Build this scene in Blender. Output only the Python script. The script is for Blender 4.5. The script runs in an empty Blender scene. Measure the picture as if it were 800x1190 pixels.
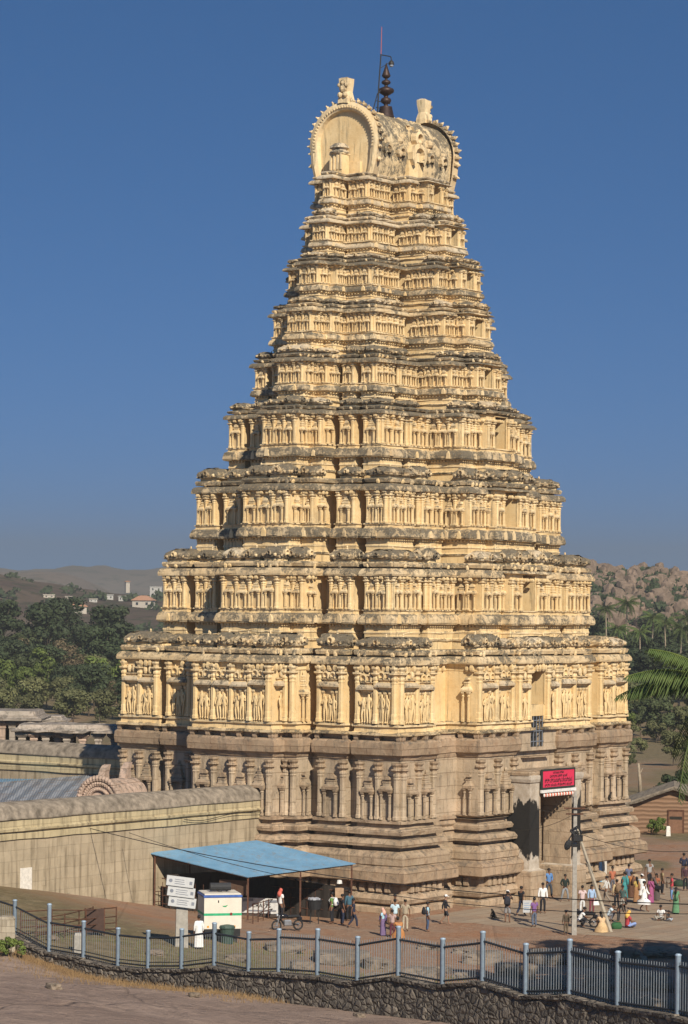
SKY_AIR,SKY_DUST,SKY_OZ,SKY_STRETCH,SKY_LIFT,SKY_TINT,SKY_STR,EXPO=1.0,0.8,2.5,2.3,.19,(.40,.96,1.38),.068,0.33
HAZE_D=.00027; HAZE_C=(.40,.41,.40)
import bpy, math, random
from mathutils import Vector, Matrix
R=random.Random(7)
PI=math.pi
S=bpy.context.scene
COL=S.collection
F_PX=3177.0; HZ=708.0; ROLL=0.0098; HC=18.5
ct,st=math.cos(ROLL),math.sin(ROLL)
def pix(px,py,Y):
    dx,dy=px-400.0,py-HZ
    x=dx*ct+dy*st; y=-dx*st+dy*ct
    return Vector((x/F_PX*Y, Y, HC-y/F_PX*Y))
def gpix(px,py,z=0.0):
    dx,dy=px-400.0,py-HZ
    y=-dx*st+dy*ct
    return pix(px,py,(HC-z)*F_PX/y)
# ---------------------------------------------------------------- mesh builder
class MB:
    def __init__(s): s.v=[];s.f=[];s.m=[]
    def add(s,vs,fs,m=0,M=None):
        o=len(s.v)
        if M is not None: vs=[M@Vector(p) for p in vs]
        s.v.extend([tuple(p) for p in vs]); s.f.extend([tuple(i+o for i in f) for f in fs])
        if isinstance(m,list): s.m.extend(m)
        else: s.m.extend([m]*len(fs))
    def box(s,x0,x1,y0,y1,z0,z1,m=0,M=None):
        s.add([(x0,y0,z0),(x1,y0,z0),(x1,y1,z0),(x0,y1,z0),(x0,y0,z1),(x1,y0,z1),(x1,y1,z1),(x0,y1,z1)],
              [(0,3,2,1),(4,5,6,7),(0,1,5,4),(1,2,6,5),(2,3,7,6),(3,0,4,7)],m,M)
    def bbox(s,x0,x1,y0,y1,z0,z1,b=.02,m=0,M=None):   # box with chamfered upright and upper edges
        s.rect(x0,x1,y0,y1,[(-b,z0),(0,z0+b),(0,z1-b),(-b,z1)],m=m,M=M,ch=b)
    def rect(s,x0,x1,y0,y1,prof,m=0,seg=0,jit=0,M=None,ch=0,cap=True,capb=False,rnd=R):
        """loft a rectangle through rings (d,z[,mat[,dy]]): d is the outward offset"""
        rings=[];mats=[]
        pts=[]
        def side(ax,ay,bx,by,nx,ny):
            L=math.hypot(bx-ax,by-ay); n=max(1,int(L/seg)) if seg else 1
            for i in range(n):
                t=i/n; pts.append((ax+(bx-ax)*t,ay+(by-ay)*t,nx,ny,i==0))
        side(x0,y0,x1,y0,0,-1);side(x1,y0,x1,y1,1,0);side(x1,y1,x0,y1,0,1);side(x0,y1,x0,y0,-1,0)
        N=len(pts)
        corner={ (0,-1):(-1,-1),(1,0):(1,-1),(0,1):(1,1),(-1,0):(-1,1)}
        vs=[];fs=[];ms=[]
        for pr in prof:
            d,z=pr[0],pr[1]; dy=pr[3] if len(pr)>3 else d
            for (px,py,nx,ny,c) in pts:
                ux,uy=corner[(nx,ny)] if c else (nx,ny)
                jd=(rnd.uniform(-jit,jit) if jit and not c else (rnd.uniform(-jit,0)*.8 if jit else 0)); jz=rnd.uniform(-jit,jit)*.6 if jit else 0
                if abs(d)<.03: jd=0
                vs.append((px+ux*(d+jd),py+uy*(dy+jd),z+jz))
        for r in range(len(prof)-1):
            mm=prof[r+1][2] if len(prof[r+1])>2 and prof[r+1][2] is not None else m
            for i in range(N):
                j=(i+1)%N
                fs.append((r*N+i,r*N+j,(r+1)*N+j,(r+1)*N+i)); ms.append(mm)
        if cap: fs.append(tuple(range((len(prof)-1)*N,len(prof)*N))); ms.append(ms[-1])
        if capb: fs.append(tuple(range(N-1,-1,-1))); ms.append(ms[0])
        s.add(vs,fs,ms,M)
    def lathe(s,prof,n=12,m=0,M=None,sx=1,sy=1,ph=0,cap=True):
        vs=[];fs=[]
        for r,z in prof:
            for i in range(n):
                a=2*PI*i/n+ph; vs.append((r*sx*math.cos(a),r*sy*math.sin(a),z))
        for k in range(len(prof)-1):
            for i in range(n):
                j=(i+1)%n; fs.append((k*n+i,k*n+j,(k+1)*n+j,(k+1)*n+i))
        if cap: fs.append(tuple(range((len(prof)-1)*n,len(prof)*n))); fs.append(tuple(range(n-1,-1,-1)))
        s.add(vs,fs,m,M)
    def tube(s,pts,r,n=6,m=0,M=None,cap=True):
        pts=[Vector(p) for p in pts]; k=len(pts)
        rs=r if isinstance(r,(list,tuple)) else [r]*k
        vs=[];fs=[];ref=None
        for i,p in enumerate(pts):
            t=(pts[min(i+1,k-1)]-pts[max(i-1,0)]).normalized()
            if ref is None or abs(ref.dot(t))>.95: ref=Vector((0,0,1)) if abs(t.z)<.9 else Vector((1,0,0))
            u=t.cross(ref).normalized(); w=u.cross(t).normalized(); ref=w
            for j in range(n):
                a=2*PI*j/n; vs.append(p+(u*math.cos(a)+w*math.sin(a))*rs[i])
        for i in range(k-1):
            for j in range(n):
                q=(j+1)%n; fs.append((i*n+j,i*n+q,(i+1)*n+q,(i+1)*n+j))
        if cap: fs.append(tuple(range(n-1,-1,-1))); fs.append(tuple(range((k-1)*n,k*n)))
        s.add(vs,fs,m,M)
    def prism(s,poly,h0,h1,m=0,M=None):   # polygon in XY extruded along z
        n=len(poly)
        vs=[(x,y,h0) for x,y in poly]+[(x,y,h1) for x,y in poly]
        fs=[tuple(range(n-1,-1,-1)),tuple(range(n,2*n))]+[(i,(i+1)%n,(i+1)%n+n,i+n) for i in range(n)]
        s.add(vs,fs,m,M)
    def ball(s,c,rx,ry=None,rz=None,n=8,k=5,m=0,M=None):
        ry=rx if ry is None else ry; rz=rx if rz is None else rz
        vs=[];fs=[]
        for i in range(1,k):
            a=PI*i/k
            for j in range(n):
                b=2*PI*j/n; vs.append((c[0]+rx*math.sin(a)*math.cos(b),c[1]+ry*math.sin(a)*math.sin(b),c[2]-rz*math.cos(a)))
        vs+=[(c[0],c[1],c[2]-rz),(c[0],c[1],c[2]+rz)]; b0=len(vs)-2
        for i in range(k-2):
            for j in range(n): fs.append((i*n+j,i*n+(j+1)%n,(i+1)*n+(j+1)%n,(i+1)*n+j))
        for j in range(n): fs.append((b0,(j+1)%n,j)); fs.append((b0+1,(k-2)*n+j,(k-2)*n+(j+1)%n))
        s.add(vs,fs,m,M)
    def mesh(s,name,mats,smooth=False):
        me=bpy.data.meshes.new(name); me.from_pydata(s.v,[],s.f)
        for x in (mats if isinstance(mats,(list,tuple)) else [mats]): me.materials.append(x)
        me.polygons.foreach_set('material_index',s.m)
        if smooth: me.polygons.foreach_set('use_smooth',[True]*len(s.f))
        me.update(); return me
    def build(s,name,mats,parent=None,smooth=False,M=None):
        return obj(name,s.mesh(name,mats,smooth),parent,M)
def obj(name,me,parent=None,M=None):
    o=bpy.data.objects.new(name,me); COL.objects.link(o)
    if parent is not None: o.parent=parent
    if M is not None: o.matrix_basis=M
    return o
def tag(o,label=None,cat=None,group=None,kind=None):
    if label: o['label']=label
    if cat: o['category']=cat
    if group: o['group']=group
    if kind: o['kind']=kind
    return o
def empty(name,loc=(0,0,0),rz=0,label=None,cat=None,group=None,sc=1):
    o=bpy.data.objects.new(name,None); COL.objects.link(o); o.empty_display_size=.2
    o.location=loc; o.rotation_euler=(0,0,rz); o.scale=(sc,sc,sc)
    return tag(o,label,cat,group)
def copy_tree(o,parent=None):
    c=o.copy(); COL.objects.link(c); c.parent=parent
    for ch in o.children: copy_tree(ch,c)
    return c
def T(x,y,z): return Matrix.Translation((x,y,z))
def RZ(a): return Matrix.Rotation(a,4,'Z')
def RX(a): return Matrix.Rotation(a,4,'X')
def RY(a): return Matrix.Rotation(a,4,'Y')
def SC(x,y,z): return Matrix.Diagonal((x,y,z,1))
# ---------------------------------------------------------------- materials
class NT:
    def __init__(s,name):
        s.mat=bpy.data.materials.new(name); s.mat.use_nodes=True
        s.t=s.mat.node_tree; s.t.nodes.clear()
        s.out=s.n('ShaderNodeOutputMaterial'); s.b=s.n('ShaderNodeBsdfPrincipled')
        s.l(s.b.outputs[0],s.out.inputs[0]); s.geo=None
    def n(s,ty,**k):
        x=s.t.nodes.new(ty)
        for a,b in k.items(): setattr(x,a,b)
        return x
    def l(s,a,b): s.t.links.new(a,b)
    def pos(s,scale=(1,1,1),obj=False):
        key=('tc' if obj else 'geo')
        if obj: src=s.n('ShaderNodeTexCoord').outputs['Object']
        else: src=s.n('ShaderNodeNewGeometry').outputs['Position']
        if scale==(1,1,1): return src
        m=s.n('ShaderNodeVectorMath',operation='MULTIPLY'); s.l(src,m.inputs[0]); m.inputs[1].default_value=scale
        return m.outputs[0]
    def noise(s,sc,det=4,rough=.55,vec=None,dist=0):
        x=s.n('ShaderNodeTexNoise'); x.inputs['Scale'].default_value=sc; x.inputs['Detail'].default_value=det
        x.inputs['Roughness'].default_value=rough; x.inputs['Distortion'].default_value=dist
        s.l(vec if vec is not None else s.pos(),x.inputs['Vector']); return x.outputs['Fac']
    def voro(s,sc,vec=None,feature='F1',out='Distance',rand=1):
        x=s.n('ShaderNodeTexVoronoi',feature=feature); x.inputs['Scale'].default_value=sc; x.inputs['Randomness'].default_value=rand
        s.l(vec if vec is not None else s.pos(),x.inputs['Vector']); return x.outputs[out]
    def ramp(s,fac,stops):
        x=s.n('ShaderNodeValToRGB'); e=x.color_ramp.elements
        while len(e)<len(stops): e.new(.5)
        for i,(p,c) in enumerate(stops):
            e[i].position=p; e[i].color=(c if len(c)==4 else (*c,1)) if isinstance(c,(tuple,list)) else (c,c,c,1)
        s.l(fac,x.inputs[0]); return x.outputs[0]
    def mix(s,f,a,b,mode='MIX'):
        x=s.n('ShaderNodeMix',data_type='RGBA',blend_type=mode)
        for i,v in ((0,f),(6,a),(7,b)):
            if isinstance(v,(int,float)): x.inputs[i].default_value=v
            elif isinstance(v,(tuple,list)): x.inputs[i].default_value=(*v[:3],1)
            else: s.l(v,x.inputs[i])
        return x.outputs[2]
    def math(s,op,a,b=0,clamp=False):
        x=s.n('ShaderNodeMath',operation=op,use_clamp=clamp)
        for i,v in ((0,a),(1,b)):
            if isinstance(v,(int,float)): x.inputs[i].default_value=v
            else: s.l(v,x.inputs[i])
        return x.outputs[0]
    def up(s):
        g=s.n('ShaderNodeNewGeometry'); x=s.n('ShaderNodeSeparateXYZ'); s.l(g.outputs['Normal'],x.inputs[0]); return x.outputs[2]
    def bump(s,h,st=.4,dist=.05):
        x=s.n('ShaderNodeBump'); x.inputs['Strength'].default_value=st; x.inputs['Distance'].default_value=dist
        s.l(h,x.inputs['Height']); s.l(x.outputs[0],s.b.inputs['Normal'])
    def fin(s,col,rough=.9,metal=0,spec=.2):
        if isinstance(col,(tuple,list)): s.b.inputs['Base Color'].default_value=(*col[:3],1)
        else: s.l(col,s.b.inputs['Base Color'])
        if isinstance(rough,(int,float)): s.b.inputs['Roughness'].default_value=rough
        else: s.l(rough,s.b.inputs['Roughness'])
        s.b.inputs['Metallic'].default_value=metal; s.b.inputs['Specular IOR Level'].default_value=spec
        return s.mat
def plain(name,col,rough=.7,metal=0,spec=.3,var=.18,sc=6,bump=0):
    k=NT(name); a=tuple(c*(1-var) for c in col); b=tuple(min(1,c*(1+var)) for c in col)
    n=k.noise(sc,5,.6); c=k.mix(k.ramp(n,[(.3,0),(.7,1)]),a,b)
    if bump: k.bump(n,bump,.03)
    return k.fin(c,rough,metal,spec)
def m_plaster(name,dark,cream=(.72,.54,.28),up=.25):
    """lime plaster with grey-black lichen in patches; dark shifts how much of it is covered"""
    k=NT(name)
    n1=k.noise(.45,4,.6); n2=k.noise(3.2,5,.65)
    st_=k.noise(1.0,5,.65,vec=k.pos((2.6,2.6,.35)))
    c=k.mix(k.ramp(n1,[(.3,0),(.7,1)]),(cream[0]*.9,cream[1]*.84,cream[2]*.78),(min(1,cream[0]*1.08),cream[1]*1.1,cream[2]*1.18))
    c=k.mix(k.math('MULTIPLY',k.ramp(n2,[(.5,0),(.75,1)]),.5),c,(cream[0]*.74,cream[1]*.62,cream[2]*.5))
    c=k.mix(k.math('MULTIPLY',k.ramp(st_,[(.54,0),(.70,1)]),.55),c,(.22,.175,.115))
    sk=k.noise(1.0,6,.7,vec=k.pos((5,5,.28))); c=k.mix(k.math('MULTIPLY',k.math('MULTIPLY',k.ramp(sk,[(.56,0),(.66,1)]),k.ramp(n1,[(.42,0),(.6,1)])),.8),c,(.075,.066,.05))
    ln=k.noise(1.9,8,.75,dist=.5); ln2=k.noise(8,6,.72)
    f=k.math('ADD',k.math('MULTIPLY',ln,.75),k.math('MULTIPLY',ln2,.35))
    f=k.math('ADD',f,k.math('MULTIPLY',k.math('MAXIMUM',k.up(),0),up))
    f=k.math('ADD',f,k.math('MULTIPLY',k.math('SUBTRACT',k.noise(.55,3,.5),.5),.42))
    f=k.ramp(k.math('ADD',f,dark),[(.615,0),(.70,1)])
    lc=k.ramp(ln2,[(.3,(.026,.024,.020)),(.52,(.075,.067,.053)),(.70,(.30,.26,.19))])
    c=k.mix(k.math('MULTIPLY',f,k.math('ADD',.62,k.math('MULTIPLY',k.ramp(ln2,[(.4,0),(.55,1)]),.35))),c,lc)
    k.bump(k.math('ADD',k.math('MULTIPLY',n2,.6),k.math('MULTIPLY',k.noise(11,4,.6),.5)),.55,.06)
    return k.fin(c,.92,0,.15)
def m_granite(name,base=(.44,.33,.215),stain=.5,joints=True,dark=0):
    k=NT(name)
    n1=k.noise(.35,4,.6); n2=k.noise(2.4,6,.7); n3=k.noise(1.3,4,.6)
    c=k.mix(k.ramp(n1,[(.3,0),(.7,1)]),tuple(x*.82 for x in base),(base[0]*1.18,base[1]*1.16,base[2]*1.2))
    c=k.mix(k.math('MULTIPLY',k.ramp(n3,[(.5,0),(.68,1)]),stain),c,(.27,.165,.095))
    c=k.mix(k.math('MULTIPLY',k.ramp(k.noise(.9,6,.7,vec=k.pos((2.2,2.2,.5))),[(.5,0),(.7,1)]),.6),c,(.13,.105,.08))
    f=k.math('ADD',n2,k.math('MULTIPLY',k.math('MAXIMUM',k.up(),0),.14))
    c=k.mix(k.math('MULTIPLY',k.ramp(k.math('ADD',f,dark),[(.58,0),(.75,1)]),.75),c,(.10,.09,.075))
    h=k.math('ADD',n2,k.math('MULTIPLY',k.noise(9,4,.6),.5))
    sx=k.n('ShaderNodeSeparateXYZ'); k.l(k.pos(obj=True),sx.inputs[0]); cx=k.n('ShaderNodeCombineXYZ'); k.l(k.math('ADD',sx.outputs[0],sx.outputs[1]),cx.inputs[0]); k.l(sx.outputs[2],cx.inputs[1])
    bt=k.n('ShaderNodeTexBrick'); bt.inputs['Scale'].default_value=1; bt.inputs['Brick Width'].default_value=1.9; bt.inputs['Row Height'].default_value=.83; bt.inputs['Mortar Size'].default_value=.018; bt.squash=1.4; bt.squash_frequency=3
    bt.inputs['Color1'].default_value=(1,1,1,1); bt.inputs['Color2'].default_value=(.78,.77,.76,1); bt.inputs['Mortar'].default_value=(.55,.50,.45,1); k.l(cx.outputs[0],bt.inputs['Vector'])
    c=k.mix(.85,c,bt.outputs[0],'MULTIPLY')
    h=k.math('SUBTRACT',h,k.math('MULTIPLY',bt.outputs['Fac'],.8))
    k.bump(h,.7,.07)
    return k.fin(c,.9,0,.2)
M={}
M['plaster']=m_plaster('ochre_plaster',-.13)
M['plaster_light']=m_plaster('pale_plaster',-.10,(.72,.56,.32))
M['weather']=m_plaster('lichened_plaster',.05,(.60,.46,.265),.12)
M['weather2']=m_plaster('sooty_plaster',.115,(.54,.42,.25),.12)
M['topweather']=m_plaster('grey_plaster',.03,(.54,.44,.29),.05)
M['granite']=m_granite('brown_granite')
M['granite_pale']=m_granite('pale_granite',(.49,.385,.26),.25)
M['granite_band']=m_granite('cornice_granite',(.38,.275,.175),.6,dark=.02)
M['opening_shade']=plain('painted_opening_shade',(.03,.024,.018),.95)  # near-black colour painting in the shade inside openings
# ================================================================ THE GOPURAM
CX,CY=2.49,184.14
ALPHA=math.radians(53.74)
tower=empty('temple_gopuram',(CX,CY,0),ALPHA,'tall cream plastered temple gateway tower of nine carved storeys on a granite base','temple tower')
AK=[11.53,11.38,9.45,8.03,6.44,5.16,4.35,3.65,2.96,2.45]
BK=[13.85,13.95,12.12,10.48,9.15,8.05,7.16,6.5,5.65,5.3]
ZK=[9.60,15.13,20.62,26.03,30.96,34.40,37.75,40.85,43.70,46.67]
OV=.32
RT=random.Random(11)
# plan of each storey: blocks standing out of the core (half lengths as fractions, projections in metres)
LP1=[1.2,1.2,1.2,1.2,1.2,1.2,1.2,1.1,.9,.7]; LP2=[2.3,2.3,2.4,2.5,2.5,2.5,2.5,2.2,1.9,1.5]
LH2=[.28,.28,.25,.235,.22,.21,.24,.23,.22,.16]
RM=[1.2,1.2,1.9,1.9,2.5,2.6,2.6,2.6,2.0,1.3]; RN=[1.4,1.4,2.6,2.6,3.3,3.6,3.6,3.6,3.0,2.1]
PALE=0
def OW(k): return .85 if k==1 else min(.27*(ZK[k]-ZK[k-1]),1.5)*.5
def blocks(k):
    wa,wb=AK[k]-OV,BK[k]-OV
    out=[]
    small=k>=6
    if k<=1: cL,cR=.715,.73
    elif k<=5: cL,cR=.79,.735
    elif k<=7: cL,cR=.33,.50
    else: cL,cR=.30,.50
    for sx in(-1,1):
        for sy in(-1,1):
            xs=sorted((sx*wb*cR,sx*wb)); ys=sorted((sy*wa*cL,sy*wa)); out.append((xs[0],xs[1],ys[0],ys[1],'C'))
    h2=LH2[k]*wa
    h1=min(h2+1.05,.41*wa) if k<8 else h2+.01
    for sx in(-1,1):
        def lb(s0,s1,p,t):
            xs=sorted((sx*(wb-1.2),sx*(wb+p))); out.append((xs[0],xs[1],s0,s1,t))
        if not small:
            b0,b1=(.455,.645) if k<=1 else (.50,.69)
            lb(b0*wa,b1*wa,.12,'B'); lb(-b1*wa,-b0*wa,.12,'B')
        if k<8: lb(-h1,h1,LP1[k],'F')
        lb(-h2,h2,LP2[k],'L')
    for sy in(-1,1):
        def rb(s0,s1,p,t):
            ys=sorted((sy*(wa-1.2),sy*(wa+p))); out.append((s0,s1,ys[0],ys[1],t))
        if k>=2:
            if not small: rb(-.67*wb,-.43*wb,.12,'B'); rb(.43*wb,.67*wb,.12,'B')
            hc=max(1.15,.185*wb); hm=max(.39*wb,hc+1.0)
            ow_=OW(k)+.05
            rb(-hm,-ow_,RM[k],'M'); rb(ow_,hm,RM[k],'m'); rb(-hc,hc,RN[k],'N')
        else:
            rb(-.50*wb,-.19*wb,RM[k],'P'); rb(.19*wb,.50*wb,RM[k],'P')
            if k==1: rb(-2.45,2.45,RN[k],'N')
    return out
TP,TW,TD,TL,TG,TB,TT,TGP,TV=range(9)
TMATS=[M['plaster'],M['weather'],M['weather2'],M['plaster_light'],M['granite'],M['granite_band'],M['topweather'],M['granite_pale'],M['opening_shade']]
def storey_levels(k):
    h=ZK[k]-ZK[k-1]; hn=(ZK[k+1]-ZK[k]) if k<9 else 3.0
    z0=ZK[k-1]
    if k==1: L=dict(sb=10.78,st=11.1,foot=11.5)
    else: L=dict(sb=z0+.445*h,st=z0+.565*h,foot=z0+.615*h)
    L.update(zlow=z0+.1*h,kb=ZK[k],kt=ZK[k]+.085*hn,rec=ZK[k]+.16*hn,top=ZK[k]+.325*hn,h=h,hn=hn)
    return L
def tier_profile(k,L,dz,low=True,high=True):
    s=min(1,L['h']/5.4)**.6
    kw=TW if k in(1,2,6,9) else TD
    if k>=8: kw=TT
    sb,stp,foot,kb,kt,rec=(L[x]+dz for x in('sb','st','foot','kb','kt','rec'))
    a=[];b=[]
    if k==1: a=[(.12,sb,TW),(.30,sb+.03,TW),(.30,sb+.17,TW),(.1,sb+.22,TP),(.06,foot-.22,TP),(.2,foot-.18,TL),(.2,foot-.06,TL),(0,foot,TP)]
    else:
        t=stp-sb
        a=[(-.02,L['zlow'],TP),(-.02,sb-.20*L['h'],TP),(.06,sb-.19*L['h'],TL),(.09,sb-.17*L['h'],kw),(.02,sb-.155*L['h'],TP),(.02,sb-.11*L['h'],TP),(.07,sb-.10*L['h'],TL),(.07,sb-.085*L['h'],TL),(.03,sb-.075*L['h'],TP),(.04,sb-.03,TP),(.14,sb-.02,TP),(.32*s,sb,TP),(.38*s,sb+.18*t,kw),(.36*s,sb+.5*t,kw),(.28*s,sb+.85*t,kw),(.16*s,stp,TW),(.10,stp+.02,TP),(.10,foot-.10,TP),(.17,foot-.07,TL),(.17,foot-.01,TL),(0,foot,TP)]
    hh=kb-foot; tk=kt-kb
    b=[(0,kb-.13*hh,TP),(.05,kb-.12*hh,TP),(.05,kb-.05*hh,TP),(.10,kb-.04*hh,TP),(.14,kb,TP),(OV*1.02,kb-.02,TP),(OV*1.08,kb+.22*tk,kw),(OV*.95,kb+.6*tk,kw),(.18,kb+.95*tk,kw),(.02,kt,TW),(-.26,kt+.02,TP),(-.26,rec-.06*L['hn'],TP),(.10,rec-.055*L['hn'],TP),(.16,rec-.02*L['hn'],kw),(.10,rec,kw),(-.3,rec+.02,kw)]
    if low and high: return a+b
    return a if low else b
# ---- carved pieces, unit size, reused by linked copies or merged into the storey
def pilaster(mb,w,h,M_,m=0,ml=None,fancy=True):
    ml=m if ml is None else ml
    pr=[(1.3,0),(1.3,.055),(1.12,.07),(1.12,.16),(1,.18),(1,.70),(1.12,.715),(1.12,.735),(.92,.75),(1.2,.775),(1.25,.80),(1.0,.825),(1.15,.845),(1.95,.875),(2.0,.90),(1.1,.905),(1.15,.93),(1.7,.97),(1.75,1.0)]
    vs=[];fs=[]
    c=.5
    for d,z in pr:
        d*=w; q=d*c
        vs+=[(q,-d,z*h),(d,-q,z*h),(d,q,z*h),(q,d,z*h),(-q,d,z*h),(-d,q,z*h),(-d,-q,z*h),(-q,-d,z*h)]
    for r in range(len(pr)-1):
        for i in range(8):
            j=(i+1)%8; fs.append((r*8+i,r*8+j,(r+1)*8+j,(r+1)*8+i))
    fs.append(tuple(range((len(pr)-1)*8,len(pr)*8)))
    mb.add(vs,fs,[m if r<10*8 else ml for r in range(len(fs))],M_)
def niche(mb,w,h,M_,m=0,ml=0,style=0,rr=RT):
    """little shrine on the wall: two colonnettes, an eave and a stepped or arched top; y<0 is outward"""
    d=.2*min(1,h/3)+.10; cw=min(.10*w,.07*h)
    hc_=h*rr.uniform(.50,.58)
    for sx in(-1,1):
        x=sx*(w*.34)
        mb.rect(x-cw*.5,x+cw*.5,-d*.9-cw*.5,-d*.9+cw*.6,[(.03,0,m),(.03,.05*h,m),(0,.07*h,m),(0,hc_*.82,m),(.035,hc_*.86,m),(.0,hc_*.9,m),(.07,hc_*.97,ml),(.07,hc_,ml)],M=M_)
    if style!=2: mb.box(-.16*w,.16*w,-.04,.03,.03*h,hc_*.95,m,M_)
    mb.rect(-w*.40,w*.40,-d,.05,[(0,hc_,m),(.09*h/3,hc_+.01*h,ml),(.10*h/3,hc_+.05*h,ml),(-.02,hc_+.10*h,ml),(-.03,hc_+.11*h,m)],M=M_)
    z=hc_+.11*h
    if style==1:
        for q in range(3):
            ww=w*(.30-.07*q)
            mb.rect(-ww,ww,-d*(.85-.2*q),.05,[(0,z,m),(0,z+.05*h,m),(.03,z+.055*h,ml),(.0,z+.085*h,ml)],M=M_); z+=.09*h
        mb.ball((0,-d*.4,z+.03*h),.08*w,.08*w,.05*h,6,4,m,M_)
    else:
        mb.rect(-w*.24,w*.24,-d*.8,.05,[(0,z,m),(0,z+.06*h,m),(.03,z+.065*h,ml),(.03,z+.09*h,ml)],M=M_); z+=.09*h
        n=9; rr_=.23*w; poly=[(rr_*1.06*math.cos(PI*(-.12+1.24*i/(n-1))),rr_*.9*math.sin(PI*(-.12+1.24*i/(n-1)))+.1*rr_) for i in range(n)]
        mb.prism(poly,-d*.75,.05,ml,M_@T(0,0,z+.05*h)@RX(PI/2)@SC(1,1,-1))
def nasi(mb,r,M_,m=0,md=None):
    """horseshoe arch: ring with a sunk middle, facing -y"""
    n=10
    vs=[];fs=[]
    for rr_,y in((r,.05),(r,-.14),(r*.62,-.17),(r*.55,-.03)):
        for i in range(n):
            a=PI*(-.28+1.56*i/(n-1)); vs.append((rr_*math.cos(a),y,rr_*math.sin(a)+.6*r*.4))
    for q in range(3):
        for i in range(n-1): fs.append((q*n+i,q*n+i+1,(q+1)*n+i+1,(q+1)*n+i))
    fs.append(tuple(3*n+i for i in range(n)))
    mb.add(vs,fs,m,M_)
    mb.ball((0,-.05,r*1.28),r*.2,r*.2,r*.3,5,4,m,M_)
def faces_seen(bl,core):
    """the two sides of a block that look towards -x and -y, with the exposed stretch"""
    x0,x1,y0,y1,t=bl; wa,wb=core
    out=[]
    # -x side: runs along y
    if t in 'C' and x1<=0 or t in 'BFL' and x1<0: out.append(('x',x0,y0,y1))
    elif t in 'MNP' and y0<0: out.append(('x',x0,y0,-wa))
    if t=='C' and y1<=0 or t in 'BMmNP' and y0<0 and t!='B': out.append(('y',y0,x0,x1))
    elif t=='B' and y0<=-wa-.05: out.append(('y',y0,x0,x1))
    elif t in 'FL' and x0<0: out.append(('y',y0,x0,-wb))
    return [f for f in out if f[3]-f[2]>.45]
def face_matrix(side,c,s):
    # local x runs along the face so that -y points outward
    if side=='y': return T(s,c,0)
    return T(c,s,0)@RZ(-PI/2)
# statues: one carved figure in the round, mesh shared by all of them
def figure_mesh(name,sway,arm,mat_):
    vs=[(0,0,.50),(0,0,.62),(sway*.5,0,.75),(sway*.3,0,.84),(sway*.2,0,.93)]
    es=[(0,1),(1,2),(2,3),(3,4)]; rs=[.085,.075,.10,.045,.075]
    def chain(st_,pts,rad):
        p=st_
        for q,r_ in zip(pts,rad): vs.append(q); rs.append(r_); es.append((p,len(vs)-1)); p=len(vs)-1
    chain(0,[(-.06-sway,-.0,.48),(-.055-sway*.6,-.02,.27),(-.05,0,.04),(-.05,-.07,.02)],[.065,.05,.038,.03])
    chain(0,[(.07-sway,0,.48),(.09-sway*.2,-.03,.27),(.07,0,.04),(.07,-.07,.02)],[.065,.05,.038,.03])
    chain(2,[(-.13+sway*.5,0,.77),(-.19,-.01,.62),(-.12 if arm else -.18,-.08,.66 if arm else .47)],[.045,.036,.028])
    chain(2,[(.13+sway*.5,0,.77),(.19,-.01,.63),(.17 if not arm else .2,-.06,.84 if arm else .48)],[.045,.036,.028])
    return skin(name,vs,es,rs,mat_,1)
def skin(name,vs,es,rs,mats,sub=1,root=0):
    me=bpy.data.meshes.new(name+'_rig'); me.from_pydata([tuple(v) for v in vs],es,[])
    o=bpy.data.objects.new(name+'_rig',me); COL.objects.link(o)
    md=o.modifiers.new('s','SKIN'); md.use_smooth_shade=True; md.branch_smoothing=.3
    sv=me.skin_vertices[0].data
    for i,r in enumerate(rs):
        sv[i].radius=(r,r) if isinstance(r,(int,float)) else r
        sv[i].use_root=(i==root)
    if sub: sb=o.modifiers.new('u','SUBSURF'); sb.levels=sub; sb.render_levels=sub
    dg=bpy.context.evaluated_depsgraph_get(); dg.update()
    m2=bpy.data.meshes.new_from_object(o.evaluated_get(dg)); m2.name=name
    bpy.data.objects.remove(o); bpy.data.meshes.remove(me)
    m2.materials.clear()
    for x in (mats if isinstance(mats,(list,tuple)) else [mats]): m2.materials.append(x)
    return m2
FIG=[figure_mesh('statue_body',sw,a,M['plaster']) for sw,a in((.03,0),(-.06,1),(.0,1),(.065,0),(.05,1),(-.02,0))]
PIL_CACHE={}
N_PIL=[0]; N_NICHE=[0]; N_HARA=[0]
rest_pil=MB(); rest_niche=MB()
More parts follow.
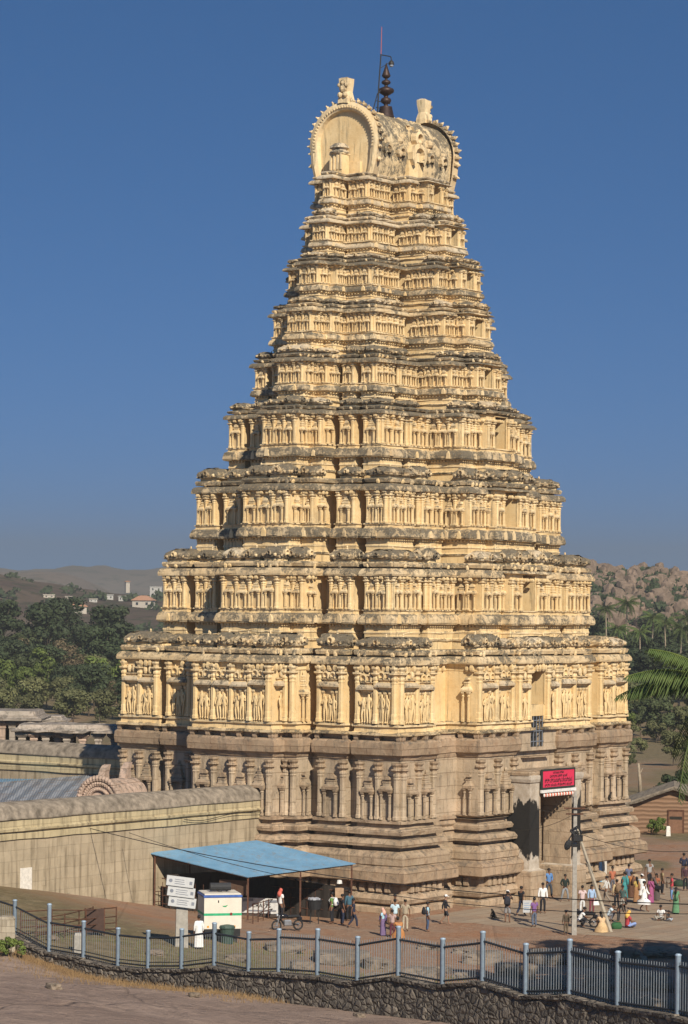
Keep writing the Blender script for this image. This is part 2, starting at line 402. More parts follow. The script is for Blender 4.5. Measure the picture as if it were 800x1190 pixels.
def dress_face(part,storey_mb,k,L,side,c,s0,s1,first,granite=False,rich=True,ret=False):
    """pilasters at the ends and between, with niche shrines or statues in the bays"""
    z0,z1=L['foot'],L['kb']-(.045*(L['kb']-L['foot']))
    h=z1-z0
    w=min(.17,.052*h+.015) if not granite else .17
    ln=s1-s0
    nb=max(1,int(round(ln/(.47*h+.13)))) if not granite else max(1,int(round(ln/1.75)))
    if ln<.75: nb=1
    step=(ln-2*w*1.2)/nb
    ppos=[s0+w*1.2+i*step for i in range(nb+1)]
    if ret and nb==1: draw=[]
    elif ret: draw=ppos[1:-1]
    else: draw=ppos
    mp,ml=(TGP,TG) if granite else (TP,TL)
    for i,s in enumerate(draw):
        Mx=face_matrix(side,c,s)@T(0,-w*.55,z0)
        if k<=2 and N_PIL[0]<100:
            key=(round(h,2),round(w,3),granite)
            if key not in PIL_CACHE:
                b=MB(); pilaster(b,w,h,Matrix.Identity(4),mp,ml); PIL_CACHE[key]=b.mesh('pilaster',TMATS)
            obj('pilaster',PIL_CACHE[key],part,Mx); N_PIL[0]+=1
        else: pilaster(rest_pil,w,h,Mx,mp,ml)
    for i in range(nb):
        gap=step-2.2*w+(1.5*w if ret else 0)
        if gap<.22: continue
        mid=(ppos[i]+ppos[i+1])/2
        Mx=face_matrix(side,c,mid)@T(0,0,z0)
        q=RT.random()
        nsub=2 if gap>.85*h else 1
        for j in range(nsub):
            ww=gap/nsub*.92; Mj=Mx@T((j-(nsub-1)/2)*gap/nsub,0,0)
            if k==1 and (q<.72 or gap>1.1) and ww>.42:
                hz_=h*RT.uniform(.60,.66); d_=.38
                storey_mb.rect(-ww*.47,ww*.47,-.16,.06,[(-.02,hz_-.06*h,TP),(.02,hz_-.02*h,TP),(d_-.16,hz_-.012*h,TL),(d_-.15,hz_+.02*h,TT),(.10,hz_+.075*h,TT),(-.05,hz_+.085*h,TP),(-.05,hz_+.11*h,TP),(.05,hz_+.115*h,TL),(.05,hz_+.135*h,TW)],seg=.3,jit=.02,M=Mj,rnd=RT)
                nk=1 if ww<.8 else 2
                for t in range(nk):
                    Mk=Mj@T((t-(nk-1)/2)*.45*ww,-.10,hz_+.17*h)
                    if RT.random()<.7: nasi(storey_mb,.085*h*RT.uniform(.8,1.2),Mk,RT.choice((TP,TL,TL)))
                    else: storey_mb.ball((0,-.05,.05*h),.16,.14,.08*h,7,5,TL,Mk)
                nf=1 if ww<.72 else (2 if ww<1.15 else 3)
                for t in range(nf):
                    fs_=RT.uniform(.86,1.05)*(1.08 if nf==3 and t==1 else 1)
                    obj('statue',FIG[RT.randrange(len(FIG))],part,Mj@T((t-(nf-1)/2)*.80*ww/nf,-.17,.03)@RZ(RT.uniform(-.35,.35))@SC(RT.choice((-1,1))*1.35,1.25,h*.545*fs_))
                for t in range(nf+1):
                    if RT.random()<.6: storey_mb.rect(-.05,.05,-.12,.02,[(.03,0,TP),(.0,.05*h,TP),(0,.50*h,TP),(.05,.53*h,TL),(.05,.56*h,TL)],M=Mj@T((t/nf-.5)*.86*ww,0,0),rnd=RT)
                if False: pass
            else:
                b=MB() if (N_NICHE[0]<100 and k<=3) else rest_niche
                niche(b,min(ww,.62*h) if not granite else min(ww,1.45),h*(.93 if not granite else .88),Mj,mp,ml,RT.choice((0,0,1)))
                if b is not rest_niche: b.build('niche_shrine',TMATS,part); N_NICHE[0]+=1
def hara(part,k,L,bl):
    """miniature roof above the eave of one block: ribbed dome on the corners, barrel roof elsewhere"""
    x0,x1,y0,y1,t=bl
    z0=L['rec']; H=L['top']-z0
    kw=TD if k<=7 else TT
    if k in(1,2,4): kw=TD
    hx,hy=(x1-x0)/2,(y1-y0)/2
    mb=MB()
    cx,cy=(x0+x1)/2,(y0+y1)/2
    if t!='C':
        # keep the roof over the projecting front part of the block
        dep=min(1.5,1.0+.2*H)
        if t in 'BLF':
            if x0<0: cx=x0+dep/2
            else: cx=x1-dep/2
            hx=dep/2
        else:
            if y0<0: cy=y0+dep/2
            else: cy=y1-dep/2
            hy=dep/2
    along_x=hx>=hy
    ln=2*max(hx,hy)
    npc=1 if t=='C' and ln<3.2 else max(1,int(round(ln/1.55)))
    if t=='C' and npc>1: npc=max(2,npc)
    for pc in range(npc):
        f0,f1=pc/npc,(pc+1)/npc; gapx=.07*(npc>1)
        Hq=H*RT.uniform(.80,1.12); kq=RT.choice((kw,kw,TW,TD,TT)) if k<=7 else kw
        if along_x: ax0,ax1=cx-hx+2*hx*f0+gapx,cx-hx+2*hx*f1-gapx; qx,qy=(ax1-ax0)/2,hy; mx_,my_=(ax0+ax1)/2,cy
        else: ay0,ay1=cy-hy+2*hy*f0+gapx,cy-hy+2*hy*f1-gapx; qx,qy=hx,(ay1-ay0)/2; mx_,my_=cx,(ay0+ay1)/2
        m=Matrix.Translation((mx_,my_,z0+RT.uniform(-.004,.004)))
        e=min(qx,qy); dome=(t=='C' and npc==1) or RT.random()<.45
        ins=RT.uniform(-.06,.04)
        pr=[(-.10,0,TP),(-.10,.20*Hq,TP),(.05+ins,.23*Hq,kq),(.09+ins,.33*Hq,kq),(.03+ins,.37*Hq,TW),(.08+ins,.42*Hq,kq),(.09+ins,.54*Hq,kq)]
        if dome: pr+=[(.0+ins,.70*Hq,kq),(-.28*e,.86*Hq,kq),(-.55*e,.98*Hq,kq),(-.8*e,1.03*Hq,kq)]
        elif qx>qy: pr+=[(.03,.66*Hq,kq,.0),(-.02,.82*Hq,kq,-.35*e),(-.08,.95*Hq,kq,-.72*e),(-.12,1.0*Hq,kq,-.9*e)]
        else: pr+=[(.0,.66*Hq,kq,.03),(-.35*e,.82*Hq,kq,-.02),(-.72*e,.95*Hq,kq,-.08),(-.9*e,1.0*Hq,kq,-.12)]
        mb.rect(-qx,qx,-qy,qy,pr,seg=.28,jit=.055,M=m,rnd=RT)
        if x0<0 or y0<0:
            for side,c0,a,b in (('x',-qx,-qy,qy),('y',-qy,-qx,qx)):
                if side=='x' and not(x0<0) or side=='y' and not(y0<0): continue
                if side=='x' and along_x and pc>0 or side=='y' and not along_x and pc>0: continue
                nasi(mb,.25*Hq*RT.uniform(.8,1.15),m@face_matrix(side,c0-.10,(a+b)/2+RT.uniform(-.08,.08))@T(0,0,.52*Hq),RT.choice((TW,TW,TL,TD,TD)))
                for q in range(2):
                    s_=a+(b-a)*(.15 if q==0 else .85)
                    mb.ball((0,-.02,.44*Hq),.10,.13,.13*Hq,6,4,RT.choice((TW,TW,TD,TL)),m@face_matrix(side,c0-.08,s_))
            if RT.random()<.75: mb.lathe([(.05,0),(.10,.04),(.05,.1),(.08,.16),(.01,.28)],6,TL,m@T(0,0,.97*Hq)@SC(H,H,H))
    mb.build('roof_pavilion',TMATS,part)
def small_bits(mb,k,L,side,c,s0,s1,dz):
    """dentils under the slab, pale bumps on slab and eave"""
    s=min(1,L['h']/5.4)**.6
    ln=s1-s0
    if k>=2 and ln>.5:
        n=int(ln/.24)
        for i in range(n):
            x=s0+(i+.5)*ln/n
            mb.box(-.055,.055,-.17-.0,.0,L['sb']-.16*s+dz,L['sb']-.03+dz,TP,face_matrix(side,c,x))
    if k>=2:
        n=max(1,int(ln/(.95*s)))
        for i in range(n):
            if RT.random()<.35: continue
            x=s0+(i+.5)*ln/n+RT.uniform(-.22,.22); t=L['st']-L['sb']
            Mx=face_matrix(side,c-0,x)@T(0,-.31*s,L['sb']+.1*t)
            q=RT.uniform(.75,1.15)
            mb.prism([(-.17*s*q,0),(.17*s*q,0),(.12*s*q,.55*t*q),(0,.85*t*q),(-.12*s*q,.55*t*q)],-.0,.13,RT.choice((TL,TW,TW,TP)),Mx@RX(PI/2))
    n=max(1,int(ln/.36)); hh=L['kb']-L['foot']
    for i in range(n):
        if RT.random()<.3: continue
        x=s0+(i+.5)*ln/n+RT.uniform(-.06,.06); q=RT.uniform(.7,1.25)*s
        Mx=face_matrix(side,c,x)
        mb.rect(-.085*q,.085*q,-.26*q,.02,[(-.03,L['kb']-.13*hh,TP),(.02,L['kb']-.10*hh,TL),(.03,L['kb']-.06*hh,TP),(-.02,L['kb']-.02,TP)],M=Mx)
    # beasts in the recess above the eave
    n=max(1,int(ln/.5)); hn=L['hn']
    for i in range(n):
        if RT.random()<.5: continue
        x=s0+(i+.5)*ln/n+RT.uniform(-.16,.16)
        mb.ball((0,-.08,L['kt']+.03*hn),RT.uniform(.08,.2)*s,.13,RT.uniform(.025,.045)*hn,6,4,RT.choice((TL,TP,TW,TD)),face_matrix(side,c,x))
def RC(k): return 1.15 if k<=5 else .6
def core_rect(mb,k,L,low):
    rc=RC(k)
    wa,wb=AK[k]-OV-rc,BK[k]-OV-rc
    pr=tier_profile(k,L,-.011)
    pr=[(pr[0][0],low,pr[0][2])]+pr
    return wa,wb,pr
# ---------------------------------------------------------------- granite base (with the gate passage left open)
base=MB()
GL=[(.90,-.3,TG),(.90,.32,TG),(.78,.40,TG),(.50,.48,TG),(.84,.62,TG),(.92,.85,TG),(.82,1.10,TG),(.60,1.2,TG),(.50,1.22,TG),(.50,1.84,TB),(1.08,1.88,TB),(1.16,1.96,TB),(1.15,2.52,TB),(1.06,2.70,TB),(.78,2.82,TB),
 (.70,2.86,TG),(.78,2.93,TG),(.76,3.42,TG),(.62,3.62,TG),(.38,3.76,TG),(.20,3.8,TG),(.20,3.98,TG),(.64,4.02,TG),(.68,4.18,TG),(.52,4.44,TG),(.16,4.5,TG),(.10,4.68,TG),(.44,4.72,TG),(.48,4.92,TG),(.36,5.08,TG),(.04,5.12,TG),(-.02,5.36,TG),(.28,5.40,TG),(.28,5.58,TG),(0,5.64,TG),
 (0,9.25,TGP),(.08,9.28,TB),(.16,9.5,TB),(.28,9.56,TB),(.32,9.60,TB),(.36,10.0,TB),(.34,10.32,TB),(.24,10.44,TB),(.02,10.47,TB),(-.12,10.5,TG),(-.12,10.74,TG),(.26,10.78,TW),(.28,10.84,TW),(-.2,10.86,TW)]
wa,wb=AK[0]-OV,BK[0]-OV
GW=1.85      # half width of the passage
def gcore(x0,x1,y0,y1): base.rect(x0,x1,y0,y1,[(d-.45 if d>.45 else d*.4,z,m) for d,z,m in GL],seg=1.0,jit=.02,rnd=RT)
gcore(-wb+.4,-GW-1.3,-wa+.4,wa-.4); gcore(GW+1.3,wb-.4,-wa+.4,wa-.4)
base.box(-GW-1.2,GW+1.2,-wa+.42,wa-.5,6.75,10.7,TG)          # roof of the passage
base.box(-GW-.6,GW+.6,5.0,5.4,0,7,TG)
RTB=[-.5*wb,-.19*wb,.19*wb,.5*wb]
gb=blocks(0)
LG=dict(foot=5.64,kb=9.28)
basep=bpy.data.objects.new('granite_base',bpy.data.meshes.new('granite_base')); COL.objects.link(basep); basep.parent=tower
for i,b in enumerate(gb):
    x0,x1,y0,y1,t=b
    dz=.0023*((i*7)%11)
    if t=='P':      # the mouldings stop short of the gate piers
        lo=[q for q in GL if q[1]<=5.5]; hi=[(0,5.45,TG)]+[q for q in GL if q[1]>=5.58]
        xa,xb=(x0,min(x1,-3.75)) if x0<0 else (max(x0,3.75),x1)
        base.rect(xa,xb,y0,y1,[(d,z+dz,m) for d,z,m in lo],seg=.7,jit=.03,rnd=RT); base.rect(x0,x1,y0,y1,[(d,z+dz,m) for d,z,m in hi],seg=.7,jit=.03,rnd=RT)
    else: base.rect(x0,x1,y0,y1,[(d,z+dz,m) for d,z,m in GL],seg=.7,jit=.03,rnd=RT)
    for fi,(side,c,s0,s1) in enumerate(faces_seen(b,(wa,wb))):
        if t=='F' and side=='x':
            h2=LH2[0]*wa
            for q0,q1 in((s0,-h2-.1),(h2+.1,s1)): dress_face(basep,base,0,LG,side,c,q0,q1,True,True)
        else: dress_face(basep,base,0,LG,side,c,s0,s1,fi==0,True,True,(t in 'MNP' and side=='x' or t in 'FL' and side=='y'))
        # lion frieze in the recess of the plinth, square studs above the cornice, teeth under the eave
        n=max(1,int((s1-s0)/.55))
        for q in range(n):
            x=s0+(q+.5)*(s1-s0)/n
            if RT.random()<.8: base.rect(-.16,.16,-.76,-.4,[(-.03,1.24,TG),(.02,1.3,TG),(.02,1.7,TG),(-.05,1.82,TG)],M=face_matrix(side,c,x)@T(RT.uniform(-.05,.05),0,0),rnd=RT)
        n=max(1,int((s1-s0)/1.15))
        for q in range(n+1):
            x=s0+q*(s1-s0)/n
            base.rect(-.13,.13,-.24,.1,[(0,10.46,TB),(.03,10.55,TB),(.03,10.7,TB),(.12,10.8,TW)],M=face_matrix(side,c,x),rnd=RT)
# plain granite wall either side of and above the gate, up to the window
base.box(-3.7,-GW-.15,-wa-1.02,-wa+.6,0,10.6,TGP); base.box(GW+.15,3.7,-wa-1.02,-wa+.6,0,10.6,TGP)
base.box(-GW-.3,GW+.3,-wa-.99,-wa+.6,6.8,9.7,TGP)
base.box(-2.6,-.80,-wa-1.3,-wa+.3,9.72,10.8,TGP); base.box(.8,2.6,-wa-1.3,-wa+.3,9.72,10.8,TGP)
base.box(-2.6,2.6,-wa-1.34,-wa+.3,9.50,9.72,TGP)
base.box(-1.5,1.5,-wa-1.35,-wa-.9,9.06,9.14,TG)
me=base.mesh('granite_base',TMATS); old=basep.data; basep.data=me; bpy.data.meshes.remove(old)
for k in range(1,10):
    L=storey_levels(k)
    part=obj('storey',None,tower) if False else None
    mb=MB()
    wa,wb,pr=core_rect(mb,k,L,ZK[k-1]+.05)
    bl=blocks(k)
    sp=bpy.data.objects.new('storey',bpy.data.meshes.new('storey')); COL.objects.link(sp); sp.parent=tower
    mb.rect(-wb,wb,-wa,wa,pr,seg=.9,jit=.015,rnd=RT)
    for i,b in enumerate(bl):
        x0,x1,y0,y1,t=b
        dz=.0023*((i*7)%11)-.012+(.006 if t in 'LN' else 0)
        jit=.03 if k<9 else .015
        if t=='N' and y0<0:
            lo=tier_profile(k,L,dz,True,False); hi=tier_profile(k,L,dz,False,True)
            ow=OW(k); oh=L['foot']+(.42*L['h'] if k>1 else 3.1)
            if k==1:
                mb.rect(x0,-ow-.02,y0,y1,lo,seg=.6,jit=jit,rnd=RT); mb.rect(ow+.02,x1,y0,y1,lo,seg=.6,jit=jit,rnd=RT)
                mb.box(-ow-.01,ow+.01,y0+.004,y0+2.3,11.72,12.45,TP)
            else: mb.rect(x0,x1,y0,y1,lo,seg=.6,jit=jit,rnd=RT)
            hi=[(0,oh,TP)]+[p for p in hi if p[1]>oh+.03]
            mb.rect(x0,x1,y0,y1,hi,seg=.6,jit=jit,capb=True,rnd=RT)
            zt=L['foot']-.02
            zo=12.45 if k==1 else zt
            mb.box(x0,-ow,y0,y1,zt,oh+.01,TP); mb.box(ow,x1,y0,y1,zt,oh+.01,TP)
            # door frame round the opening
            nb=MB(); fw=.10
            for xx in(-ow-fw,ow): nb.box(xx,xx+fw,y0-.05,y0+.06,zo,oh,TP)
            nb.box(-ow-fw-.05,ow+fw+.05,y0-.08,y0+.06,oh,oh+.12,TP)
            nb.box(-ow,ow,y0+2.35,y0+2.4,zo,oh,TV)  # back sheet of the opening, its shade put into the colour
            nb.build('niche_opening',TMATS,sp)
        else: mb.rect(x0,x1,y0,y1,tier_profile(k,L,dz),seg=.6,jit=jit,rnd=RT)
        for fi,(side,c,s0,s1) in enumerate(faces_seen(b,(wa+RC(k),wb+RC(k)))):
            if t=='N' and side=='y':
                for q0,q1 in((x0,-ow-.12),(ow+.12,x1)):
                    if q1-q0>.4: dress_face(sp,mb,k,L,side,c,q0,q1,fi==0)
            elif t=='F' and side=='x':
                h2=LH2[k]*(AK[k]-OV)
                for q0,q1 in((s0,-h2-.1),(h2+.1,s1)):
                    if q1-q0>.5: dress_face(sp,mb,k,L,side,c,q0,q1,True)
            elif t in 'Mm' and side=='y':
                hc=max(1.15,.185*(BK[k]-OV))
                for q0,q1 in((s0,min(s1,-hc-.1)),(max(s0,hc+.1),s1)):
                    if q1-q0>.5: dress_face(sp,mb,k,L,side,c,q0,q1,True)
            else: dress_face(sp,mb,k,L,side,c,s0,s1,fi==0,ret=(t in 'MNP' and side=='x' or t in 'FL' and side=='y'))
            small_bits(mb,k,L,side,c,s0,s1,dz)
        if k<9: hara(sp,k,L,b)
    # recesses between blocks get slim pilasters
    for side,c,s0,s1 in (('x',-wb,-wa,wa),('y',-wa,-wb,wb)):
        small_bits(mb,k,L,side,c,s0,s1,-.011)
    me=mb.mesh('storey',TMATS); old=sp.data; sp.data=me; bpy.data.meshes.remove(old)
tag(rest_pil.build('slim_pilaster',TMATS,tower),kind='stuff')
tag(rest_niche.build('small_niche',TMATS,tower),kind='stuff')
# portal: two whitewashed piers with soot-black patches, a lintel and the deep jambs
wa,wb=AK[0]-OV,BK[0]-OV
k=NT('sooty_pier')
nz=k.noise(.55,6,.65,vec=k.pos((1,1,.55))); zz=k.n('ShaderNodeSeparateXYZ'); k.l(k.pos(),zz.inputs[0])
hb=k.math('MULTIPLY',k.ramp(k.math('MULTIPLY',zz.outputs[2],.1),[(.20,0),(.36,1),(.54,1),(.74,0)]),.36)
c=k.mix(k.ramp(k.noise(1.5,6,.7),[(.3,0),(.7,1)]),(.33,.265,.195),(.56,.49,.40))
c=k.mix(k.ramp(k.math('ADD',nz,hb),[(.675,0),(.71,1)]),c,(.022,.02,.018)); k.bump(k.noise(4,5,.6),.5,.05)
M['pier']=k.fin(c,.9)
gate=MB()
yf=-wa-2.75
for sx in(-1,1):
    x0,x1=sorted((sx*(GW+.0),sx*(GW+1.25)))
    gate.rect(x0,x1,yf,-wa-.8,[(.30,0,1),(.30,1.9,1),(.25,2.0,1),(.05,2.06,0),(0,2.1,0),(0,7.55,0),(.08,7.6,0),(.14,7.8,0),(.14,8.0,0),(-.1,8.1,0)],seg=.8,jit=.02,rnd=RT)
gate.rect(-GW-1.3,GW+1.3,yf+.1,-wa-.8,[(0,7.98,1),(.12,8.02,1),(.16,8.2,1),(.1,8.3,1),(-.2,8.36,1)],seg=.7,jit=.03,rnd=RT)
gate.box(-GW-.1,GW+.1,yf+.45,-wa-.8,6.85,8.0,0)
gate.box(-GW-1.6,-GW+.003,-wa-.2,5.2,0,6.9,1); gate.box(GW-.003,GW+1.6,-wa-.2,5.2,0,6.9,1)
for sx in(-1,1):      # clean inner faces of the jambs
    x0,x1=sorted((sx*(GW-.012),sx*(GW+.1))); gate.box(x0,x1,yf-.006,-wa-.7,2.1,7.5,1)
for q in range(6): gate.box(GW-.06-.02*(q%3),GW+.02,-wa-.7+q*1.5,-wa+.78+q*1.5,0,2.2+.9*(q%2),1)
gate.build('gate_portal',[M['pier'],M['granite']],tower)
dn=MB()
dx=7.6; dy=-wa-1.25
dn.box(dx,dx+.2,dy-.1,dy+1.2,0,2.05,0); dn.box(dx+1.0,dx+1.25,dy-.1,dy+1.2,0,2.05,0); dn.box(dx-.4,dx+1.6,dy-.2,dy+1.2,2.05,2.32,2)
dn.box(dx+.2,dx+1.0,dy+.5,dy+.55,0,2.05,3); dn.box(dx+.62,dx+.99,dy+.1,dy+.15,.05,2.02,1)
dn.build('plinth_door',[plain('limewash',(.62,.58,.5),.9),plain('blue_door_paint',(.22,.38,.52),.6),M['granite_band'],M['opening_shade']],tower)
wn=MB()
for i in range(5): wn.box(-.75+i*.36-.03,-.75+i*.36+.03,-wa-1.28,-wa-1.22,9.75,11.7,0)
for z in(10.05,10.72,11.4): wn.box(-.8,.8,-wa-1.30,-wa-1.24,z,z+.06,0)
wn.box(-.8,.8,-wa-.75,-wa-.7,9.74,11.7,1)  # dark sheet behind the bars, painted as shade
wn.build('barred_window',[plain('grey_iron',(.22,.24,.27),.5,.4),M['opening_shade']],tower)
# ---------------------------------------------------------------- barrel roof on top
top=MB()
ZT=47.0
L9=storey_levels(9)
wa9,wb9=AK[9]-OV,BK[9]-OV
zc,rv=ZT+2.35,2.30
def shoe(r,n=25):   # horseshoe outline in (y,z): round head on nearly straight legs
    q=r/2.30; out=[(.90*r,ZT+.05-zc),(1.0*r,ZT+1.0-zc)]
    for i in range(n-4):
        a=PI*(-.06+1.12*i/(n-5)); out.append((r*math.cos(a)*1.05,r*math.sin(a)*1.0))
    return out+[(-1.0*r,ZT+1.0-zc),(-.90*r,ZT+.05-zc)]
NX=26
prof=shoe(rv)
vs=[];fs=[]
xl=wb9-.35
for i in range(NX+1):
    x=-xl+2*xl*i/NX
    for (y,z) in prof:
        j=RT.uniform(-.03,.03); vs.append((x,y*(1+j*.5),zc+z+j))
n=len(prof)
for i in range(NX):
    for j in range(n-1): fs.append((i*n+j,i*n+j+1,(i+1)*n+j+1,(i+1)*n+j))
top.add(vs,fs,1)
top.box(-xl,xl,-rv*.55,rv*.55,ZT-.9,zc-rv*.6,0)
top.build('barrel_roof',[M['plaster'],m_plaster('roof_plaster',.105,(.64,.50,.29),.06)],tower,False)
GM=[M['plaster'],M['plaster_light'],M['topweather'],M['weather']]
def gable():
    g=MB(); NN=29
    outs=[shoe(rv*1.12,NN),shoe(rv*1.15,NN),shoe(rv*1.04,NN),shoe(rv*.92,NN),shoe(rv*.88,NN)]
    xs=[.45,-.12,-.22,-.12,.16]
    vs=[];fs=[];ms=[]
    for o_,x in zip(outs,xs): vs+=[(x,y,z) for y,z in o_]
    for q in range(4):
        for i in range(NN-1): fs.append((q*NN+i,(q+1)*NN+i,(q+1)*NN+i+1,q*NN+i+1)); ms.append(3 if q in(0,) else 1)
    fs.append(tuple(4*NN+i for i in range(NN))); ms.append(0)
    g.add(vs,fs,ms)
    for i in range(40):
        a=PI*(-.06+1.12*i/39); g.ball((-.2,rv*1.0*1.05*math.cos(a),rv*1.0*math.sin(a)),.07,.09,.09,5,4,1)
    return g
for sx in(-1,1):
    Mg=T(sx*(xl+.0),0,zc)@(RZ(PI) if sx>0 else Matrix.Identity(4))
    ge=gable().build('gable_end',GM,tower,False,Mg)
    rim=shoe(rv*1.20,25)
    for i in range(1,24):      # crockets round the rim
        y,z=rim[i]; y*=1+RT.uniform(-.02,.02); q_=RT.uniform(.7,1.1)
        cr=MB(); cr.ball((.06,y,z),.15,.13*q_,.15*q_,6,5,RT.choice((1,1,3))); cr.tube([(.06,y,z),(.36,y*.98,z*.98)],[.11,.12],6,3); cr.tube([(.04,y,z),(-.06,y*1.06,z*1.06)],[.09,.04],5,1)
        cr.build('crocket',GM,ge)
    hd=MB()
    hd.rect(-.25,.5,-.36,.36,[(.05,rv*1.1,1),(.02,rv*1.1+.3,1),(-.06,rv*1.1+.8,1),(-.02,rv*1.1+1.3,1),(.0,rv*1.1+1.62,1),(-.15,rv*1.1+1.72,2)],seg=.3,jit=.06,rnd=RT)
    for yy,zz_,rr_ in((-.2,.55,.2),(.2,.55,.2),(0,.95,.26),(0,1.35,.2),(-.28,1.2,.15),(.28,1.2,.15)): hd.ball((-.3,yy,rv*1.1+zz_),rr_*.8,rr_,rr_,6,5,3 if zz_>.9 else 1)
    hd.build('lion_head',GM,ge)
    tr=MB()
    tr.rect(-.95,-.2,-.5,.5,[(0,-rv*.98,0),(0,-.95,0),(.06,-.93,1),(.06,-.86,1)],rnd=RT)
    for yy in(-.42,-.14,.14,.42): tr.box(-1.02,-.95,yy-.06,yy+.06,-rv*.85,-.95,1)
    tr.lathe([(.62,0),(.68,.08),(.62,.16),(.5,.2),(.5,.3),(.66,.36),(.62,.5),(.42,.66),(.1,.74)],12,2,T(-.57,0,-.88))
    tr.build('turret',GM,ge)
# ornaments along the long side and ridge
orn=MB()
ys=-rv*.93
def big_nasi(x,r,m_,z=0): 
    nasi(orn,r,T(x,-rv*1.0-.22,zc-.75+z)@SC(1,2.2,1),m_)
big_nasi(0,.85,1); big_nasi(0,.5,1,1.25)
orn.rect(-.8,.8,-rv*1.05-.1,-rv*.5,[(0,ZT-.1,0),(0,zc-.9,0),(-.1,zc-.2,3),(-.25,zc+.6,1),(-.6,zc+1.5,1)],seg=.3,jit=.05,rnd=RT)
for x in(-3.3,-1.7,1.7,3.3):
    for q in range(5):
        orn.ball((x+RT.uniform(-.35,.35),-rv*RT.uniform(.90,1.03),zc+RT.uniform(-.7,.55)),RT.uniform(.22,.42),.3,RT.uniform(.2,.38),7,5,3)
    nasi(orn,.42,T(x,-rv*1.02,zc-.6)@SC(1,2,1),3)
for i in range(22):
    x=-xl+.7+i*(2*xl-1.4)/21
    orn.ball((x,RT.uniform(-.1,.1),zc+rv+.06),.17,.2,.16,6,4,1 if i%2 else 3)
orn.build('roof_ornament',GM,tower)
# mini columns and lumps on the attic are part of storey nine; the finial and mast stand on the ridge
fm=plain('tarnished_copper',(.05,.030,.024),.5,.45,.4,.35,5)
fin=MB(); zb=zc+rv-.05
fin.lathe([(.66,0),(.68,.1),(.50,.86),(.52,.92),(.2,.95),(.15,1.12),(.36,1.25),(.44,1.42),(.36,1.6),(.16,1.7),(.18,1.82),(.4,1.95),(.62,2.1),(.66,2.22),(.60,2.36),(.3,2.5),(.14,2.56),(.14,2.68),(.34,2.78),(.38,2.9),(.3,3.02),(.12,3.1),(.1,3.2),(.2,3.24),(.36,3.4),(.33,3.5),(.2,3.85),(.02,4.45)],18,0)
fin.build('finial',[fm],tower,True,T(.0,0,zb)@SC(.84,.84,.84))
im=plain('black_iron',(.04,.038,.036),.6,.5); rm=plain('red_lead_rod',(.42,.10,.06),.6)
ms=MB()
ms.tube([(-.9,.05,zb-.1),(-.78,.05,zb+2.0),(-.55,.05,zb+4.25)],[.055,.05,.045],6,0)
ms.tube([(-.55,.05,zb+4.2),(-.50,.05,zb+6.1)],[.028,.018],5,1)
ms.tube([(-1.35,.3,zb-.25),(-.85,.1,zb+1.55)],.035,5,0); ms.tube([(-1.0,.1,zb+.6),(.0,.0,zb+.6)],.03,5,0); ms.tube([(-.95,.1,zb+1.05),(.5,0,zb+1.05)],.03,5,0); ms.tube([(-.9,.1,zb+1.5),(-.1,0,zb+2.15)],.035,5,0)
ms.tube([(-.55,.05,zb+4.2),(.32,-.1,zb+4.22)],.035,6,0); ms.tube([(.32,-.1,zb+4.22),(.4,-.11,zb+4.15),(.42,-.12,zb+3.95)],.035,6,0); ms.tube([(-.6,.05,zb+3.3),(.3,-.1,zb+3.85)],.022,5,0)
mast=ms.build('lightning_mast',[im,rm],tower)
lp=MB(); lp.lathe([(.05,.0),(.16,-.1),(.2,-.26),(.2,-.3)],10,0,T(.42,-.12,zb+3.98)); lp.ball((.42,-.12,zb+3.66),.16,.16,.15,10,6,1)
lp.build('lamp_globe',[im,plain('milky_glass',(.35,.38,.42),.2)],mast,True)
# ================================================================ SETTING
from mathutils import noise as MN
RS=random.Random(23)
uR=Vector((math.cos(ALPHA),math.sin(ALPHA),0)); uL=Vector((-math.sin(ALPHA),math.cos(ALPHA),0)); CT=Vector((CX,CY,0))
def loc(x,y,z=0): return CT+uR*x+uL*y+Vector((0,0,z))
def ss(a,b,t):
    t=max(0,min(1,(t-a)/(b-a))); return t*t*(3-2*t)
def lerp(a,b,t): return a+(b-a)*t
# ---- fence posts, read off as (px, top, foot) with their distance
POSTS_PX=[(-24,1032,1072),(17,1045.5,1086),(57,1050,1107),(97,1070,1114),(137,1078,1123),(172,1081,1127),(211,1079,1127),(249,1072,1122.5),(289,1082.5,1130.6),(324,1079,1130.6),(369,1079,1134),(415.5,1088,1142),(463,1076,1135),(514.4,1090,1145),(561,1082,1141),(611,1096,1157),(662,1091,1156),(718,1105,1170),(788,1108.5,1180),(862,1112,1196),(945,1120,1215)]
POSTS=[]
for px,t,f in POSTS_PX:
    Y=lerp(128,92,(px-17)/771.0)
    a=pix(px,f,Y); b=pix(px,t,Y); POSTS.append((a.x,a.y,a.z,b.z))
FA=Vector((POSTS[0][0],POSTS[0][1])); FB=Vector((POSTS[-1][0],POSTS[-1][1]))
FD=(FB-FA).normalized(); FN=Vector((-FD.y,FD.x))
if FN.dot(Vector((0,-1)))<0: FN=-FN      # towards the camera
FLEN=(FB-FA).length
PS=[((Vector((p[0],p[1]))-FA).dot(FD),p[2]) for p in POSTS]
PO_=[((Vector((p[0],p[1]))-FA).dot(FD),(Vector((p[0],p[1]))-FA).dot(FN)) for p in POSTS]
def fence_off(s):
    if s<=PO_[0][0] or s>=PO_[-1][0]: return 0
    for (a,za),(b,zb) in zip(PO_,PO_[1:]):
        if s<=b: return lerp(za,zb,(s-a)/(b-a))
    return 0
